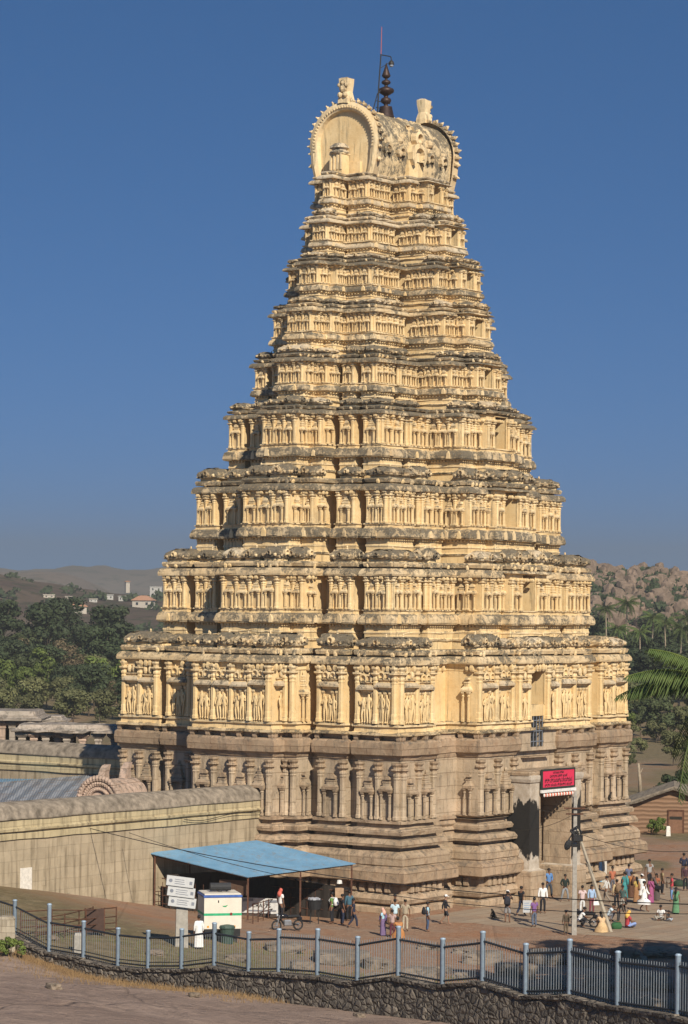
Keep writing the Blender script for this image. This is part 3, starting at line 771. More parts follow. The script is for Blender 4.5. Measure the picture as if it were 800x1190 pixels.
def fence_z(s):
    if s<=PS[0][0]: return PS[0][1]
    for (a,za),(b,zb) in zip(PS,PS[1:]):
        if s<=b: return lerp(za,zb,(s-a)/(b-a))
    return PS[-1][1]+ (s-PS[-1][0])*.06
def smooth_fence(s): return (fence_z(s-4)+fence_z(s-2)+fence_z(s)+fence_z(s+2)+fence_z(s+4))/5
def wall_h(s): return lerp(.55,1.6,ss(0,FLEN*.75,s))
def gz(x,y):
    v=Vector((x,y))-FA; s=v.dot(FD); d=v.dot(FN)-fence_off(s)
    sc=max(-30,min(FLEN+30,s))
    zb=smooth_fence(sc)-wall_h(sc)
    nz=MN.noise(Vector((x*.09,y*.09,3)))+.5*MN.noise(Vector((x*.25,y*.25,7)))
    if d>=0:
        D=max(60,(FA-Vector((0,0))).dot(-FN) if True else 100)
        z=zb+.22*abs(MN.noise(Vector((x*.35,y*.5,11))))*ss(1,5,d)+(16.6-zb)*min(1.1,(d/98.0))**1.15+nz*.35*ss(0,6,d)+.10*MN.noise(Vector((x*.9,y*.9,1)))*ss(0,3,d)
        return z
    z=zb*(1-ss(0,34,-d))+nz*.12*(1-ss(10,40,-d))
    z+=.9*ss(-7,-22,x)*ss(135,150,y)*(1-ss(175,190,y))
    if y>330 and x<0: z+=ss(420,900,y)*5*ss(0,-30,x)+ss(330,520,y)*0
    if y>300: z+=MN.noise(Vector((x*.02,y*.02,5)))*1.2*ss(300,360,y)
    return z
def axis(a,b,step,far_lo,far_hi,g=1.22):
    v=[a]; 
    while v[-1]<b: v.append(v[-1]+step)
    d=step*1.3; x=v[-1]
    while x<far_hi: x+=d; d*=g; v.append(x)
    d=step*1.3; x=a; lo=[]
    while x>far_lo: x-=d; d*=g; lo.append(x)
    return lo[::-1]+v
XS=axis(-34,34,.5,-9000,9000); YS=axis(62,215,.62,-400,9000,1.13)
vs=[];zone=[]
for y in YS:
    for x in XS:
        z=gz(x,y); vs.append((x,y,z))
        v=Vector((x,y))-FA; s=v.dot(FD); d=v.dot(FN)-fence_off(s)
        rock=ss(-.6,.6,d) if d>-2 else 0
        s=v.dot(FD)
        strip=ss(2.6,.6,d)*ss(-1,.5,d)*ss(24,12,s)
        n1=MN.noise(Vector((x*.12,y*.12,9)))
        grass=0
        if d<0:
            grass=ss(-14-6*n1,-2,-(-d)) if False else ss(20+8*n1,6,-d)
            if y>215: grass=max(grass,ss(205,235,y+8*n1)*(.5+.5*ss(-.2,.3,n1)))
            if x>18 and y>190: grass=max(grass,ss(.0,.35,n1)*ss(190,202,y))
        zone.append((rock,grass,strip,1))
nx=len(XS)
fs=[(j*nx+i,j*nx+i+1,(j+1)*nx+i+1,(j+1)*nx+i) for j in range(len(YS)-1) for i in range(nx-1)]
me=bpy.data.meshes.new('ground'); me.from_pydata(vs,[],fs)
ca=me.color_attributes.new('zone','FLOAT_COLOR','POINT'); ca.data.foreach_set('color',[c for q in zone for c in q])
me.polygons.foreach_set('use_smooth',[True]*len(fs))
k=NT('ground_cover')
at=k.n('ShaderNodeAttribute',attribute_name='zone'); sp=k.n('ShaderNodeSeparateColor'); k.l(at.outputs['Color'],sp.inputs[0])
n1=k.noise(.22,5,.6); n2=k.noise(1.6,6,.65); n3=k.noise(7,4,.6)
earth=k.mix(k.ramp(n1,[(.35,0),(.65,1)]),(.30,.155,.085),(.27,.19,.135))
earth=k.mix(k.math('MULTIPLY',k.ramp(n2,[(.45,0),(.7,1)]),.6),earth,(.37,.27,.19))
rockc=k.mix(k.ramp(n1,[(.35,0),(.62,1)]),(.225,.16,.125),(.31,.225,.175))
rockc=k.mix(k.math('MULTIPLY',k.ramp(n2,[(.5,0),(.68,1)]),.7),rockc,(.17,.125,.098))
rockc=k.mix(k.math('MULTIPLY',k.ramp(n3,[(.62,0),(.75,1)]),.6),rockc,(.34,.27,.22))
cr=k.voro(.22,feature='DISTANCE_TO_EDGE',vec=k.pos((1,.6,1)))
grass=k.mix(k.ramp(n2,[(.35,0),(.65,1)]),(.10,.092,.045),(.21,.165,.09))
dry=k.mix(n3,(.19,.105,.045),(.26,.17,.09))
def edge(ch,w=.25): return k.ramp(k.math('ADD',ch,k.math('MULTIPLY',k.math('SUBTRACT',n2,.5),.9)),[(.5-w,0),(.5+w,1)])
c=k.mix(k.math('MULTIPLY',edge(sp.outputs[1]),.85),earth,grass)
c=k.mix(edge(sp.outputs[0],.15),c,rockc)
c=k.mix(edge(sp.outputs[2]),c,dry)
ck=k.ramp(k.voro(.11,feature='DISTANCE_TO_EDGE',vec=k.pos((1,.45,1))),[(0,0),(.012,1)])
c=k.mix(k.math('MULTIPLY',k.math('SUBTRACT',1,ck),k.math('MULTIPLY',edge(sp.outputs[0],.15),.35)),c,(.09,.065,.05))
k.bump(k.math('ADD',k.math('ADD',k.math('MULTIPLY',n2,1.0),k.math('MULTIPLY',n3,.35)),k.math('MULTIPLY',ck,.3)),1.0,.2)
me.materials.append(k.fin(c,.95,0,.1))
tag(obj('ground',me),kind='structure')
# paved forecourt: broad worn slabs, a sheet 4 mm above the earth
pv=MB()
NPX,NPY=26,16
k=NT('worn_paving')
bt=k.n('ShaderNodeTexBrick'); bt.inputs['Scale'].default_value=1; bt.inputs['Brick Width'].default_value=1.7; bt.inputs['Row Height'].default_value=1.1; bt.inputs['Mortar Size'].default_value=.03
k.l(k.pos(obj=True),bt.inputs['Vector']); bt.inputs['Color1'].default_value=(.27,.205,.145,1); bt.inputs['Color2'].default_value=(.33,.26,.185,1); bt.inputs['Mortar'].default_value=(.19,.13,.085,1)
n2=k.noise(.5,6,.65); n3=k.noise(4,5,.65)
c=k.mix(k.math('MULTIPLY',k.ramp(n2,[(.45,0),(.68,1)]),.5),bt.outputs[0],(.34,.215,.13))
c=k.mix(k.math('MULTIPLY',k.ramp(n3,[(.55,0),(.7,1)]),.5),c,(.15,.105,.075)); k.bump(n3,.5,.03)
M['paving']=k.fin(c,.9,0,.15)
vs=[];fs=[]
for j in range(NPY+1):
    for i in range(NPX+1):
        x=lerp(-15,19,i/NPX); y=lerp(-36,-13.4,j/NPY)
        if j==0: y+=RS.uniform(-.6,.6)
        if i in(0,NPX): x+=RS.uniform(-.8,.8)
        p=loc(x,y); vs.append((x,y,gz(p.x,p.y)+.006))
fs=[(j*(NPX+1)+i,j*(NPX+1)+i+1,(j+1)*(NPX+1)+i+1,(j+1)*(NPX+1)+i) for j in range(NPY) for i in range(NPX)]
pv.add(vs,fs,0)
tag(pv.build('paved_forecourt',[M['paving']],None,True,T(CX,CY,0)@RZ(ALPHA)),kind='structure')
# ---------------------------------------------------------------- compound walls
def m_courses(name,c1,c2,mort,bw=1.9,rh=.62,off=.5,stain=(.13,.10,.06),ms=.012):
    k=NT(name)
    bt=k.n('ShaderNodeTexBrick'); bt.offset=off; bt.squash=1.35; bt.squash_frequency=3; bt.offset_frequency=2; bt.inputs['Scale'].default_value=1; bt.inputs['Brick Width'].default_value=bw; bt.inputs['Row Height'].default_value=rh; bt.inputs['Mortar Size'].default_value=ms
    mp=k.n('ShaderNodeMapping'); mp.inputs['Rotation'].default_value=(PI/2,0,0); k.l(k.pos(obj=True),mp.inputs[0])
    nn=k.n('ShaderNodeTexNoise'); nn.inputs['Scale'].default_value=.5; k.l(k.pos(obj=True),nn.inputs['Vector'])
    ad=k.n('ShaderNodeVectorMath',operation='MULTIPLY_ADD'); k.l(nn.outputs['Color'],ad.inputs[0]); ad.inputs[1].default_value=(.25,.0,.12); k.l(k.pos(obj=True),ad.inputs[2])
    sw=k.n('ShaderNodeSeparateXYZ'); k.l(ad.outputs[0],sw.inputs[0]); cb=k.n('ShaderNodeCombineXYZ'); k.l(sw.outputs[0],cb.inputs[0]); k.l(sw.outputs[2],cb.inputs[1])
    k.l(cb.outputs[0],bt.inputs['Vector'])
    bt.inputs['Color1'].default_value=(*c1,1); bt.inputs['Color2'].default_value=(*c2,1); bt.inputs['Mortar'].default_value=(*mort,1)
    n2=k.noise(.8,6,.65); n3=k.noise(5,5,.65); n4=k.noise(1,5,.6,vec=k.pos((3,3,.3)))
    c=k.mix(k.math('MULTIPLY',k.ramp(n2,[(.42,0),(.68,1)]),.55),bt.outputs[0],tuple(x*.62 for x in c1))
    c=k.mix(k.math('MULTIPLY',k.ramp(n4,[(.48,0),(.68,1)]),.7),c,stain)
    k.bump(k.math('ADD',k.math('MULTIPLY',bt.outputs['Fac'],-.8),k.math('ADD',n2,k.math('MULTIPLY',n3,.5))),.5,.05)
    return k.fin(c,.92,0,.15)
M['courses']=m_courses('coursed_stone',(.45,.365,.25),(.385,.31,.21),(.34,.275,.185))
M['coping']=plain('rough_coping',(.23,.19,.145),.95,0,.1,.5,2.2,.9)
M['streaked']=m_courses('lime_streaked',(.52,.43,.26),(.44,.36,.22),(.34,.27,.17),3.0,.9,.5,(.10,.075,.05))
def compound_wall(name,P0,dirv,length,z0,ztop,th,label,patch=False,seg=2.0):
    a=math.atan2(dirv.y,dirv.x)
    root=empty(name,(P0.x,P0.y,0),a,label,'wall')
    b=MB(); zl=ztop-2.3
    n=int(length/seg)
    def strip(prof,mb,m=0):
        vs=[];fs=[]
        for i in range(n+1):
            x=length*i/n
            for (y,z) in prof: vs.append((x,y+RS.uniform(-.012,.012),z+(RS.uniform(-.025,.025) if z>z0+.5 else 0)))
        q=len(prof)
        for i in range(n):
            for j in range(q-1): fs.append((i*q+j,(i+1)*q+j,(i+1)*q+j+1,i*q+j+1))
        fs.append(tuple(range(q))); fs.append(tuple(n*q+j for j in range(q-1,-1,-1)))
        mb.add(vs,fs,m)
    strip([(0,z0),(0,zl+.28),(th,zl+.28),(th,z0)],b); 
    for q in range(int(length/2.6)):     # single blocks standing proud or missing
        x=RS.uniform(.5,length-1.6); z=z0+.62*RS.randint(1,max(1,int((zl-z0)/.62)-1)); wd=RS.uniform(.25,.5)
        b.box(x,x+wd,-.012-.01*RS.random(),.1,z+.05,z+.5,0)
    b.build('masonry',[M['courses']],root)
    c=MB(); strip([(.0,zl+.282),(-.10,zl+.29),(-.10,zl+.62),(-.05,zl+.66),(-.05,zl+.72),(-.22,zl+.78),(-.24,zl+.9),(-.10,zl+.95),(-.10,zl+1.38),(th+.1,zl+1.38),(th+.1,zl+.282)],c)
    c.build('string_course',[M['streaked']],root)
    d=MB(); arc=[(-.16,zl+1.384),(-.20,zl+1.44)]
    for i in range(9):
        t=PI*(1-i/8); arc.append((th*.5+(th*.5+.14)*math.cos(t),zl+1.52+.80*math.sin(t)))
    arc+=[(th+.2,zl+1.44),(th+.16,zl+1.384)]
    strip(arc,d); d.build('coping',[M['coping']],root,True)
    return root
wl=compound_wall('compound_wall',loc(-44,-2.3),uR,44-14.2,-1,7.5,1.9,'long coursed stone compound wall with rounded grey coping meeting the tower')
pa=MB(); pm=(wl.matrix_basis if False else T(*wl.location)@RZ(wl.rotation_euler[2])).inverted()
def onwall(px,py,root_loc,dirv,nrm_off):
    # intersect the sight line with the wall's front face
    d=pix(px,py,1)-Vector((0,0,HC)); o=Vector((0,0,HC)); n=Vector((-dirv.y,dirv.x,0)); p0=Vector((root_loc[0],root_loc[1],0))
    t=(p0-o).dot(n)/d.dot(n); return o+d*t
p1=onwall(23,1042,wl.location,uR,0); p2=onwall(37,1008,wl.location,uR,0)
q1=pm@p1; q2=pm@p2
pa.rect(q1.x,q2.x,-.02,0,[(0,q1.z),(0,q2.z)],seg=.25,jit=.03)
pa.build('white_patch',[plain('thin_limewash',(.66,.61,.53),.9)],wl)
cb=MB(); pts=[]
for i in range(30):
    t=i/29; pp=onwall(lerp(210,309,t),lerp(952,943.5,t)+4*math.sin(t*7)*(1-t),wl.location,uR,0); qq=pm@pp; pts.append((qq.x,-.27,qq.z))
cb.tube(pts,.022,4); cb.build('wall_cable',[im],wl)
wb2=compound_wall('inner_wall',loc(-8,11.2),uL,60,-1,8.95,1.6,'shaded inner compound wall running off behind the tower to the left')
wb2.scale=(1,-1,1)
# ---------------------------------------------------------------- fence and its retaining wall
bm_=plain('blue_grey_paint',(.30,.38,.46),.45,.1,.4,.12,8); dk=plain('black_paint',(.028,.03,.034),.5,.2)
fence=empty('boundary_fence',(POSTS[0][0],POSTS[0][1],0),0,'blue grey steel fence with round posts stepping down along the stone wall','fence')
FO=Vector(fence.location)
pm0=MB(); pm0.lathe([(.10,0),(.10,.96),(.115,.965),(.115,.985),(.06,1.0)],12,0)
pme=pm0.mesh('post',[bm_],True)
for (x,y,z0,z1) in POSTS: obj('post',pme,fence,T(x-FO.x,y-FO.y,z0-.1)@SC(1,1,z1-z0+.1))
for i in range(len(POSTS)-1):
    a,b=POSTS[i],POSTS[i+1]
    za,zb=a[2],b[2]; h=min(a[3]-a[2],b[3]-b[2])*.80
    if i in(1,): zb=za-.6
    # each panel hangs from the lower post and follows the ground
    lo=lambda t:lerp(za,zb,t)
    A=Vector((a[0]-FO.x,a[1]-FO.y,0)); B=Vector((b[0]-FO.x,b[1]-FO.y,0)); d=B-A; L_=d.length
    r=MB()
    r.tube([A+Vector((0,0,za+h)),B+Vector((0,0,zb+h))],.045,4,0); r.build('top_rail',[dk],fence); r=MB(); r.tube([A+Vector((0,0,za+.16)),B+Vector((0,0,zb+.16))],.038,4,0)
    r.build('bottom_rail',[dk],fence)
    if i<7: r=MB(); r.tube([A+Vector((0,0,za+.32)),B+Vector((0,0,zb+.32))],.022,4,0); r.build('middle_rail',[dk],fence)
    g=MB(); n=int(L_/.155)
    for j in range(1,n):
        t=j/n; p=A+d*t; top=h+(.16 if i>8 else .03)
        hw=.011 if i>8 else .007
        g.box(p.x-hw,p.x+hw,p.y-hw,p.y+hw,lo(t)+.05,lo(t)+top,0)
    g.build('bar_panel',[plain('galvanised_bar',(.20,.22,.24),.5,.3) if i==0 else bpy.data.materials['galvanised_bar']],fence)
k=NT('rubble_masonry')
nv=k.n('ShaderNodeTexNoise'); nv.inputs['Scale'].default_value=1.7; nv.inputs['Detail'].default_value=3; k.l(k.pos(),nv.inputs['Vector'])
vv=k.n('ShaderNodeVectorMath',operation='MULTIPLY_ADD'); k.l(nv.outputs['Color'],vv.inputs[0]); vv.inputs[1].default_value=(.5,.5,.5); k.l(k.pos((1,1,1.45)),vv.inputs[2])
v=k.voro(2.6,vec=vv.outputs[0],feature='F1',out='Color'); e=k.voro(2.6,vec=vv.outputs[0],feature='DISTANCE_TO_EDGE')
sv=k.n('ShaderNodeSeparateColor'); k.l(v,sv.inputs[0])
c=k.mix(sv.outputs[0],(.11,.094,.078),(.26,.22,.175)); c=k.mix(k.math('MULTIPLY',k.ramp(k.noise(4,6,.7),[(.45,0),(.68,1)]),.7),c,(.075,.064,.054))
c=k.mix(k.math('MULTIPLY',k.ramp(e,[(.0,1),(.05,0)]),.7),c,(.07,.058,.047))
hh=k.math('ADD',k.ramp(e,[(0,0),(.22,1)]),k.math('MULTIPLY',k.noise(6,5,.7),.8)); k.bump(hh,1.0,.10)
M['rubble']=k.fin(c,.95,0,.1)
rw=empty('retaining_wall',(FO.x,FO.y,0),0,'dark rubble stone retaining wall under the blue grey fence','wall')
for i in range(len(POSTS)-1):
    a,b=POSTS[i],POSTS[i+1]
    A=Vector((a[0],a[1])); B=Vector((b[0],b[1])); d=(B-A); L_=d.length; an=math.atan2(d.y,d.x)
    w_=MB(); n=max(4,int(L_/.35)); vs=[];fs=[]
    step=.06*((i%3)-1)
    for j in range(n+1):
        t=j/n; zt=lerp(a[2],b[2],t)+.02+step*.5; x=L_*t-.12+.24*t
        pr=[(-.42,-9),(-.40,zt-1.1),(-.36,zt-.22),(-.34,zt-.14),(-.42,zt-.12),(-.42,zt),(.30,zt),(.30,-9)]
        for y,z in pr:
            jj=RS.uniform(-.05,.05) if -1.2<z-zt<-.13 else RS.uniform(-.02,.02)
            vs.append((x+step*.01,y+jj-.004*(i%4),z if z==-9 else z+jj*.5))
    q=8
    for j in range(n):
        for m_ in range(q-1): fs.append((j*q+m_,(j+1)*q+m_,(j+1)*q+m_+1,j*q+m_+1))
    fs.append(tuple(range(q))); fs.append(tuple(n*q+m_ for m_ in range(q-1,-1,-1)))
    w_.add([(x,y,(z if z>-8 else min(a[2],b[2])-4.5)) for x,y,z in vs],fs,0)
    w_.build('wall_section',[M['rubble']],rw,False,T(A.x-FO.x,A.y-FO.y,0)@RZ(an))
# ---------------------------------------------------------------- rocks
k=NT('weathered_boulder')
n1=k.noise(.5,5,.6); n2=k.noise(2.5,6,.7)
c=k.mix(k.ramp(n1,[(.35,0),(.65,1)]),(.16,.125,.092),(.27,.21,.155)); c=k.mix(k.math('MULTIPLY',k.ramp(n2,[(.48,0),(.66,1)]),.8),c,(.085,.07,.055)); k.bump(n2,.8,.1)
M['boulder']=k.fin(c,.95,0,.1)
def rock_mesh(name,seed,mat_,sub=3,flat=1,rough=.35):
    import bmesh
    bm=bmesh.new(); bmesh.ops.create_icosphere(bm,subdivisions=sub,radius=1)
    o=Vector((seed*7.3,seed*3.1,seed*1.7))
    for v in bm.verts:
        p=v.co.copy(); 
        n=MN.noise(p*.9+o)*rough*1.4+MN.noise(p*2.3+o)*rough*.55+MN.noise(p*5+o)*rough*.2+MN.noise(p*13+o)*rough*.08
        q=p*(1+n)
        for ax in range(3):   # squared-off faces of split granite
            lim=.74+.12*MN.noise(o+Vector((ax*9,0,0)))
            if abs(q[ax])>lim: q[ax]=math.copysign(lim+(abs(q[ax])-lim)*.25,q[ax])
        v.co=q
    me=bpy.data.meshes.new(name); bm.to_mesh(me); bm.free(); me.materials.append(mat_)
    me.polygons.foreach_set('use_smooth',[False]*len(me.polygons)); return me
ROCKS=[rock_mesh('boulder',i+1,M['boulder'],4,1,.5) for i in range(6)]
def rock(x,y,sx,sy,sz,rz,label,sink=.3,name='boulder',g='boulders and slabs behind the fence'):
    z=gz(x,y)
    o=obj(name,ROCKS[RS.randrange(6)]); o.location=(x,y,z+sz*(.62-sink)); o.scale=(sx,sy,sz); o.rotation_euler=(0,0,rz)
    return tag(o,label,'boulder',g)
# slabs below the forecourt seen through the fence
for (px,py,w_,h_,lab) in [(330,1100,3.6,.7,'flat grey rock slab behind the fence below the parked motorcycle'),(395,1110,4.6,1.0,'broad rounded rock behind the fence below the group of four walkers'),
  (440,1118,2.6,.9,'tan boulder behind the fence under the family in saris'),(350,1122,2.0,.8,'grey boulder close behind the fence left of the broad rounded rock'),(500,1100,2.2,.5,'low pale stone block at the edge of the paving below the man with a backpack'),
  (540,1104,2.2,.5,'second low pale stone block at the paving edge, right of the first'),(490,1130,3.0,.8,'flat rock shelf behind the tall fence post at the middle'),(560,1112,3.4,1.0,'large dark slab behind the fence below the photographer'),
  (600,1125,3.2,1.1,'dark boulder behind the fence below the man in a purple shirt'),(640,1110,3.8,1.1,'long shaded boulder left of the foot of the concrete pole'),(690,1112,3.6,1.2,'shaded boulder behind the fence right of the concrete pole'),
  (730,1108,3.8,1.3,'shaded rounded boulder below the woman with the yellow scarf'),(770,1104,4.6,.9,'big shaded boulder at the right end below the seated man'),(700,1140,3.4,1.1,'low dark boulder right behind the second fence panel from the right edge'),
  (760,1140,3.6,1.2,'low dark boulder right behind the last fence panel at the right edge'),(650,1140,3.0,.9,'low dark boulder close behind the fence under the concrete pole'),(60,1090,1.0,.35,'small grey stone lying behind the fence at far left'),
  (180,1106,1.4,.4,'pale rubble stone in the grass behind the info board'),(275,1112,1.8,.5,'pale rubble heap stone in the grass below the white cabinet')]:
    # stand them where the sight line meets the ground
    Y=lerp(128,92,(px-17)/771.0)+3
    while Y<170:
        p=pix(px,py,Y)
        if p.z<=gz(p.x,p.y)+h_*.4: break
        Y+=.4
    rock(p.x,p.y,w_*.36*RS.uniform(.85,1.1),w_*.34,h_*.55,RS.uniform(-.4,.4),lab)
# broken stones strewn behind the fence
for i in range(70):
    s_=RS.uniform(.18,1.0)*FLEN; d_=-RS.uniform(1.2,20); p=FA+FD*s_+FN*(d_+fence_off(s_)); q=RS.uniform(.25,.8)
    rock(p.x,p.y,q,q*RS.uniform(.6,1),q*RS.uniform(.35,.6),RS.uniform(0,6.3),'broken grey brown stone among the rubble behind the fence',.35,'rubble_stone','rubble stones behind the fence')
# loose stones on the near rock
for (px,py,s_,lab) in [(63,1149,.42,'pale loose stone on the near rock at lower left'),(418,1181,.3,'flat brown stone lying against the wall foot'),(225,1158,.3,'small dark stone at the foot of the rubble wall')]:
    Y=60
    while Y<128:
        p=pix(px,py,Y)
        if p.z<=gz(p.x,p.y)+.05: break
        Y+=.2
    rock(p.x,p.y,s_,s_*.7,s_*.45,RS.uniform(0,3),lab,.3,'loose_stone','loose stones by the wall')
# ---------------------------------------------------------------- vegetation
def m_leaf(name,a,b,tr=.25):
    k=NT(name); oi=k.n('ShaderNodeObjectInfo')
    n=k.noise(1.3,3,.6,vec=k.pos(obj=True))
    c=k.mix(k.ramp(n,[(.3,0),(.7,1)]),a,b)
    hs=k.n('ShaderNodeHueSaturation'); mr=k.n('ShaderNodeMapRange'); k.l(oi.outputs['Random'],mr.inputs[0]); mr.inputs[3].default_value=.7; mr.inputs[4].default_value=1.3
    k.l(mr.outputs[0],hs.inputs['Value']); k.l(c,hs.inputs['Color']); k.fin(hs.outputs[0],.7,0,.25)
    return k.mat
LEAF={'dark':m_leaf('dark_leaf',(.022,.034,.014),(.052,.068,.027)),'mid':m_leaf('mid_leaf',(.038,.054,.019),(.082,.095,.036)),'olive':m_leaf('olive_leaf',(.065,.075,.028),(.13,.125,.05)),
 'dry':m_leaf('dry_leaf',(.085,.062,.035),(.15,.115,.06)),'bright':m_leaf('bright_leaf',(.055,.085,.016),(.12,.145,.032)),'palm':m_leaf('palm_leaf',(.035,.065,.014),(.10,.13,.035))}
bark=plain('grey_bark',(.13,.10,.075),.95,0,.1,.35,4,.5); palebark=plain('pale_bark',(.30,.24,.17),.95,0,.1,.3,4,.4)
def crown_mesh(name,h,w_,nclump,nleaf,ls,mat_,rnd,z0=.32,dense=1):
    b=MB(); cl=[]
    for i in range(nclump):
        a=rnd.uniform(0,2*PI); r=math.sqrt(rnd.random())*w_*.42; z=h*rnd.uniform(z0+.08,.90)
        lim=1-((z/h-(z0+.25))/(1.05-z0-.25))**2 if z/h>z0+.25 else .85
        r*=max(.25,lim); cl.append((r*math.cos(a),r*math.sin(a),z,rnd.uniform(.10,.2)*w_))
    for i in range(nleaf):
        c=cl[rnd.randrange(nclump)]
        u=Vector((rnd.gauss(0,1),rnd.gauss(0,1),rnd.gauss(0,1)+.35)).normalized()
        rr=c[3]*rnd.uniform(.55,1.08)
        p=Vector(c[:3])+Vector((u.x*rr,u.y*rr,u.z*rr*.75))
        n=(u+Vector((rnd.uniform(-.6,.6),rnd.uniform(-.6,.6),rnd.uniform(-.3,.8)))).normalized()
        t=n.orthogonal().normalized(); t=(Matrix.Rotation(rnd.uniform(0,6.3),3,n)@t); q=n.cross(t)
        s=ls*rnd.uniform(.6,1.3)
        b.add([p-t*s,p+q*s*.55,p+t*s,p-q*s*.55],[(0,1,2,3)],0)
    return b.mesh(name,[mat_]),cl
def trunk_mesh(name,h,w_,cl,mat_,rnd,r=.03,z0=.32):
    b=MB(); th=h*(z0+.12)
    b.tube([(0,0,-.5),(rnd.uniform(-.1,.1),0,th*.5),(rnd.uniform(-.3,.3),rnd.uniform(-.3,.3),th)],[r*h*.55,r*h*.42,r*h*.32],7,0)
    for c in cl[:12]:
        m_=Vector((c[0]*.4,c[1]*.4,th+(c[2]-th)*.45)); b.tube([(0,0,th*.8),m_,Vector(c[:3])],[r*h*.24,r*h*.14,r*h*.04],5,0)
    return b.mesh(name,[mat_],True)
RV=random.Random(77)
TREES={}
for nm,h,w_,nc,nl,ls,lf,bk in [('broadleaf_tree',9.5,9.5,26,4200,.30,'dark',bark),('round_tree',8,8,20,3600,.30,'mid',bark),('tall_tree',13,9,30,4600,.32,'dark',bark),('olive_tree',7.5,8.5,20,3200,.30,'olive',bark),('dry_tree',8,8,18,1200,.24,'dry',palebark),('thorn_bush',3.6,5,14,1800,.22,'olive',bark),('bright_tree',8.5,7,18,3200,.3,'bright',bark)]:
    z0=.30 if nm!='thorn_bush' else .12
    cm,cl=crown_mesh('crown',h,w_,nc,nl,ls,LEAF[lf],RV,z0); TREES[nm]=(cm,trunk_mesh('trunk',h,w_,cl,bk,RV,.03,z0),h)
def tree(nm,x,y,s,label,group,rz=None,z=None):
    cm,tm,h=TREES[nm]
    o=empty('tree' if nm!='thorn_bush' else 'bush',(x,y,gz(x,y) if z is None else z),RS.uniform(0,6.28) if rz is None else rz,label,'tree' if nm!='thorn_bush' else 'bush',group,s)
    obj('crown',cm,o); obj('trunk',tm,o); return o
KIND={'broadleaf_tree':'dense dark broadleaf tree','round_tree':'round mid green tree','tall_tree':'tall dark green tree','olive_tree':'spreading olive green tree','dry_tree':'bare pale branched tree with thin brown leaves','thorn_bush':'low scrubby thorn bush','bright_tree':'fresh yellow green tree'}
# woods beyond the walls on the left
for row,(Y,n,sc) in enumerate([(425,7,.75),(445,7,.8),(468,8,.88),(492,9,.98),(520,9,1.08),(552,9,1.2),(590,10,1.25),(635,10,1.3)]):
    for i in range(n):
        px=lerp(-20,250,(i+.5+RS.uniform(-.3,.3))/n); y=Y+RS.uniform(-10,10); x=(px-400)/F_PX*y
        nm=RS.choice(['thorn_bush','olive_tree','dry_tree','thorn_bush','olive_tree'] if row==0 else ['olive_tree','dry_tree','round_tree','broadleaf_tree','thorn_bush'] if row==1 else ['round_tree','broadleaf_tree','bright_tree','broadleaf_tree','olive_tree','dry_tree'] if row<5 else ['broadleaf_tree','tall_tree','round_tree','dry_tree','broadleaf_tree','broadleaf_tree'])
        tree(nm,x,y,sc*RS.uniform(.85,1.15),KIND[nm]+' in the wood left of the tower','trees in the wood left of the tower')
for row,(Y,n,sc) in enumerate([(330,4,.5),(395,6,.7),(430,6,.9),(465,7,1.0),(505,8,1.1),(550,8,1.2),(600,8,1.3),(660,9,1.3),(720,9,1.35)]):
    for i in range(n):
        px=lerp(675,835,(i+.5+RS.uniform(-.3,.3))/n); y=Y+RS.uniform(-10,10); x=(px-400)/F_PX*y
        nm=RS.choice(['thorn_bush','thorn_bush','olive_tree'] if row==0 else ['round_tree','olive_tree','bright_tree','thorn_bush'] if row<3 else ['broadleaf_tree','round_tree','tall_tree','broadleaf_tree'])
        if row==0 and i>2: continue
        tree(nm,x,y,sc*RS.uniform(.85,1.15),KIND[nm]+' in the grove right of the tower','trees in the grove right of the tower')
# coconut palms
def frond(rnd,L_,droop,mat_i=0):
    b=MB(); pts=[]
    n=16
    for i in range(n+1):
        t=i/n; pts.append(Vector((L_*(t*.92),0,L_*(.42*t-droop*t*t*.95))))
    b.tube(pts,[.045*(1-.8*i/n)+.008 for i in range(n+1)],4,1)
    m=46
    for i in range(m):
        t=.12+.88*(i+.5)/m; f=t*n; j=min(n-1,int(f)); p=pts[j].lerp(pts[j+1],f-j); tg=(pts[j+1]-pts[j]).normalized()
        ll=L_*.23*(1-abs(2*t-.9)**2.2*.6)*rnd.uniform(.85,1.1)
        for s in(-1,1):
            sd=Vector((0,s,0)); d=(sd*.82+tg*.50+Vector((0,0,-.45-rnd.uniform(0,.5)))).normalized()
            w_=tg*.030*L_/4
            mid=p+d*ll*.55; e=mid+(d+Vector((0,0,-.6))).normalized()*ll*.5
            b.add([p-w_*.6,p+w_*.6,mid+w_,mid-w_,e],[(0,1,2,3),(3,2,4)],0)
    return b
def palm_parts(rnd,h,L_,nf,lean=.3):
    t=MB(); n=10; pts=[Vector((lean*(i/n)**2*2,0,h*i/n)) for i in range(n+1)]
    t.tube([pts[0]-Vector((0,0,.6))]+pts,[.26]+[.21-.08*i/n for i in range(n+1)],8,0)
    top=pts[-1]
    fr=[]
    for i in range(nf):
        a=2*PI*i*.381966*1.0+rnd.uniform(-.2,.2); el=rnd.uniform(0,1)
        fr.append((frond(rnd,L_*rnd.uniform(.85,1.1),.35+.75*el),T(*top)@RZ(a)@RY(-.55+1.15*el)))
    return t,fr,top
RPm=random.Random(5)
t_,fr_,top_=palm_parts(RPm,11.5,3.1,24)
cm=MB()
for f,Mx in fr_:
    cm.add(f.v,f.f,f.m,Mx)
PT=t_.mesh('trunk',[palebark],True); PC=cm.mesh('crown',[LEAF['palm'],LEAF['olive']])
